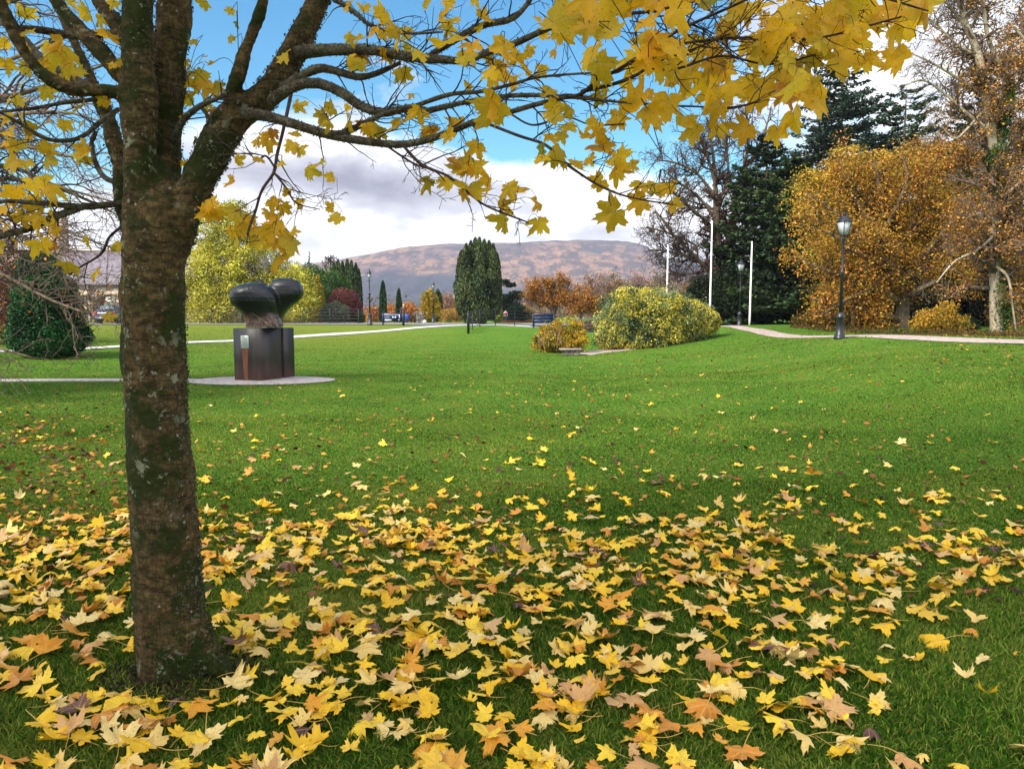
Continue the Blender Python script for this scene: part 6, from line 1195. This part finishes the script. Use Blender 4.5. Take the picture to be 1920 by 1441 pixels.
for u, v, ru, rv in ((1872, 560, 13, 70), (1870, 450, 11, 60), (1868, 350, 12, 60), (1880, 240, 10, 50), (1892, 190, 8, 40), (1890, 600, 20, 40), (1862, 300, 10, 30)):
    C.append(blob(1700, P(u, v, 28.9), (ru*29/F, .3, rv*29/F), .5, .3, 4, int(v), g=g))
C = np.vstack(C); V, Q, cc = cards(C, g.uniform(.02, .045, len(C)), palette(C, ['16260c', '2e4a14', '4a6a1e', '6a8a2a'], 2, 5, .8, .7, .2, g), 0, .7, g)
iv = [o for o in bpy.data.objects if o.name.startswith('ivy_clad_tree')][0]; obj('ivy', V, Q, LEAFY, iv, col=cc)
# ragged grass tufts and dead bracken under the wood
g = np.random.default_rng(101); n = 9000; u = g.uniform(1480, 2100, n); yy = np.interp(u, [1480, 1600, 1740, 1920, 2100], [36, 30, 26, 22.5, 20.5])+g.uniform(0, 3.5, n); xx = (u-CX)/F*yy; C = np.column_stack([xx, yy, H(xx, yy)+g.uniform(.0, .22, n)*g.random(n)])
V, Q, cc = cards(C, g.uniform(.03, .07, n), palette(C, ['2a3a12', '4a5a1c', '7a6a2c', '8a5a2c'], 1, 5, .9, .6, .2, g), .1, .3, g); tagit(obj('rough_verge', V, Q, LEAFY, col=cc), 'rough verge of weeds and dead leaves along the foot of the wood', 'verge', kind='stuff')
# unseen maple added behind the camera to shade the near grass
def added_shade_tree():
    g = np.random.default_rng(200); b = np.array([-7.5, -5.0, 0.0]); t = thing('maple_tree', b, 'unseen leafy maple added behind the viewer to shade the nearest grass', 'tree')
    c = np.array([-6.3, -3.2, 8.0]); C = c+rdir(13000, g)*np.array([8.0, 4.9, 2.4])*(g.random((13000, 1))**.4); C = C[fnoise(C, .7, 3, 2) < .55]
    V, Q, cc = cards(C, g.uniform(.07, .13, len(C)), palette(C, ['c99a1c', 'dba824', 'b8962a'], 1, 3, .8, .8, .15, g), .3, .8, g); obj('crown', V, Q, LEAFY, t, col=cc)
    p, r = straight(b, 7.5, .24, .08, g=g); L = [(p, r)]
    for j in range(14):
        e = C[g.integers(len(C))]; st = p[g.integers(3, 7)]; q = resample([st, (st+e)/2+[0, 0, .4], e], 8); L.append((q, np.linspace(.09, .02, 8)))
    limb_mesh(t, L, 'trunk', BBARK)
added_shade_tree()
# ------------------------------------------------------------------ sky, clouds and light
SUN_EL, SUN_AZ = math.radians(42), math.radians(-128)     # azimuth from +Y towards +X
def build_world():
    w = bpy.data.worlds.new('World'); SC.world = w; w.use_nodes = True; nt = w.node_tree; bg = nt.nodes['Background']
    sky = N(nt, 'ShaderNodeTexSky', sky_type='NISHITA'); sky.sun_disc = False; sky.sun_elevation = SUN_EL; sky.sun_rotation = SUN_AZ; sky.air_density = 1.1; sky.dust_density = .4; sky.ozone_density = 2.5
    tc = N(nt, 'ShaderNodeTexCoord'); sp = N(nt, 'ShaderNodeSeparateXYZ'); nt.links.new(tc.outputs['Generated'], sp.inputs[0])
    el = math_(nt, 'MULTIPLY', math_(nt, 'ARCSINE', sp.outputs[2]), 180/PI); az = math_(nt, 'MULTIPLY', math_(nt, 'ARCTAN2', sp.outputs[0], sp.outputs[1]), 180/PI)
    cv = N(nt, 'ShaderNodeCombineXYZ'); nt.links.new(math_(nt, 'MULTIPLY', az, .05), cv.inputs[0]); nt.links.new(math_(nt, 'MULTIPLY', el, .11), cv.inputs[1])
    n1 = noise(nt, 1.5, 10, .64, cv.outputs[0], .3); n2 = noise(nt, 4.5, 8, .6, cv.outputs[0], .2)
    def puff(a, e, ra, re, amp):
        da = math_(nt, 'DIVIDE', math_(nt, 'SUBTRACT', az, a), ra); de = math_(nt, 'DIVIDE', math_(nt, 'SUBTRACT', el, e), re)
        d = math_(nt, 'ADD', math_(nt, 'MULTIPLY', da, da), math_(nt, 'MULTIPLY', de, de)); return math_(nt, 'MULTIPLY', math_(nt, 'EXPONENT', math_(nt, 'MULTIPLY', d, -1.0)), amp)
    def ang(u, v):
        p = P(u, v, 1)-EYE; return math.degrees(math.atan2(p[0], p[1])), math.degrees(math.atan2(p[2], math.hypot(p[0], p[1])))
    def sumof(L, base):
        s = base
        for q in L: s = math_(nt, 'ADD', s, q)
        return s
    def pp(u, v, ru, rv, amp): a, e = ang(u, v); return puff(a, e, ru/F*57.3, rv/F*57.3, amp)
    noisec = math_(nt, 'ADD', math_(nt, 'MULTIPLY', n1.outputs[0], .75), math_(nt, 'MULTIPLY', n2.outputs[0], .30))
    away = math_(nt, 'MULTIPLY', math_(nt, 'GREATER_THAN', math_(nt, 'ABSOLUTE', az), 55.0), .15)
    cov = sumof([pp(960, 560, 4000, 110, .55), pp(640, 345, 300, 85, .40), pp(520, 250, 260, 60, .16), pp(1010, 380, 190, 60, .36), pp(1500, 440, 420, 130, .3), pp(700, 150, 120, 70, .14), pp(1750, 120, 400, 130, .26), pp(1280, 230, 120, 60, .05),
                 pp(390, 90, 230, 90, -.42), pp(950, 240, 260, 55, -.22), pp(1180, 170, 260, 110, -.16), pp(180, 300, 200, 40, -.2), pp(100, 420, 140, 60, .1), pp(1500, 300, 200, 80, -.08), pp(40, 120, 220, 90, .05), puff(0, 70, 200, 32, .12), away], noisec)
    cm = ramp(nt, [(.58, (0, 0, 0)), (.74, (1, 1, 1))], cov)
    # grey undersides of the thick cloud
    shade = sumof([pp(690, 350, 190, 34, .62), pp(540, 318, 240, 36, .45), pp(830, 378, 160, 26, .28), pp(950, 445, 600, 22, .16), math_(nt, 'MULTIPLY', math_(nt, 'SUBTRACT', n2.outputs[0], .5), .9), pp(1350, 430, 260, 40, .10), puff(0, 60, 200, 35, .25)], math_(nt, 'MULTIPLY', math_(nt, 'SUBTRACT', n1.outputs[0], .5), 1.6))
    cc = ramp(nt, [(.05, (.75, .75, .77)), (.32, (.46, .46, .51)), (.85, (.19, .19, .26))], shade)
    sat = N(nt, 'ShaderNodeHueSaturation'); sat.inputs['Saturation'].default_value = 1.35; nt.links.new(sky.outputs[0], sat.inputs['Color'])
    blue = mix(nt, sat.outputs[0], (.66, 1.08, 1.0), 1.0, 'MULTIPLY'); sc = N(nt, 'ShaderNodeVectorMath', operation='SCALE'); nt.links.new(blue, sc.inputs[0]); sc.inputs[3].default_value = SKYK
    hi = math_(nt, 'MAXIMUM', math_(nt, 'GREATER_THAN', math_(nt, 'ABSOLUTE', az), 60.0), ramp(nt, [(.38, (0, 0, 0)), (.55, (1, 1, 1))], math_(nt, 'DIVIDE', el, 90.0)).outputs[0])
    cb = N(nt, 'ShaderNodeVectorMath', operation='SCALE'); nt.links.new(cc.outputs[0], cb.inputs[0]); nt.links.new(math_(nt, 'ADD', math_(nt, 'MULTIPLY', hi, .75), 1.0), cb.inputs[3])
    final = mix(nt, sc.outputs[0], cb.outputs[0], cm.outputs[0]); nt.links.new(final, bg.inputs['Color']); bg.inputs['Strength'].default_value = 1.0
SKYK = .112; HAZE = .00014
build_world()
# the air between here and the mountain
hm = bpy.data.materials.new('haze'); hm.use_nodes = True; hn = hm.node_tree; hn.nodes.remove(hn.nodes['Principled BSDF'])
pv = N(hn, 'ShaderNodeVolumePrincipled'); pv.inputs['Density'].default_value = HAZE; pv.inputs['Color'].default_value = (.80, .87, 1, 1); hn.links.new(pv.outputs[0], hn.nodes['Material Output'].inputs['Volume'])
tagit(MB().box((0, 0, 166), (24000, 24000, 342)).build('haze', hm), 'thin pale haze softening the far trees and the mountain', 'haze', kind='stuff')
sl = bpy.data.lights.new('sun', 'SUN'); so = bpy.data.objects.new('sun', sl); COL.objects.link(so); sl.energy = 4.0; sl.angle = math.radians(16); sl.color = (1, .93, .82)
d = Vector((math.sin(SUN_AZ)*math.cos(SUN_EL), math.cos(SUN_AZ)*math.cos(SUN_EL), math.sin(SUN_EL))); so.rotation_euler = d.to_track_quat('Z', 'Y').to_euler()
for o in bpy.data.objects:
    if '_o' in o: del o['_o']
vs = SC.view_settings; vs.view_transform = 'Standard'; vs.look = 'None'; vs.exposure = .85; vs.gamma = 1; vs.use_curve_mapping = False
cy = SC.cycles; cy.max_bounces = 6; cy.diffuse_bounces = 3; cy.glossy_bounces = 2; cy.transmission_bounces = 3; cy.transparent_max_bounces = 6; cy.caustics_reflective = False; cy.caustics_refractive = False; cy.use_denoising = True; cy.sample_clamp_indirect = 6
SC.render.film_transparent = False
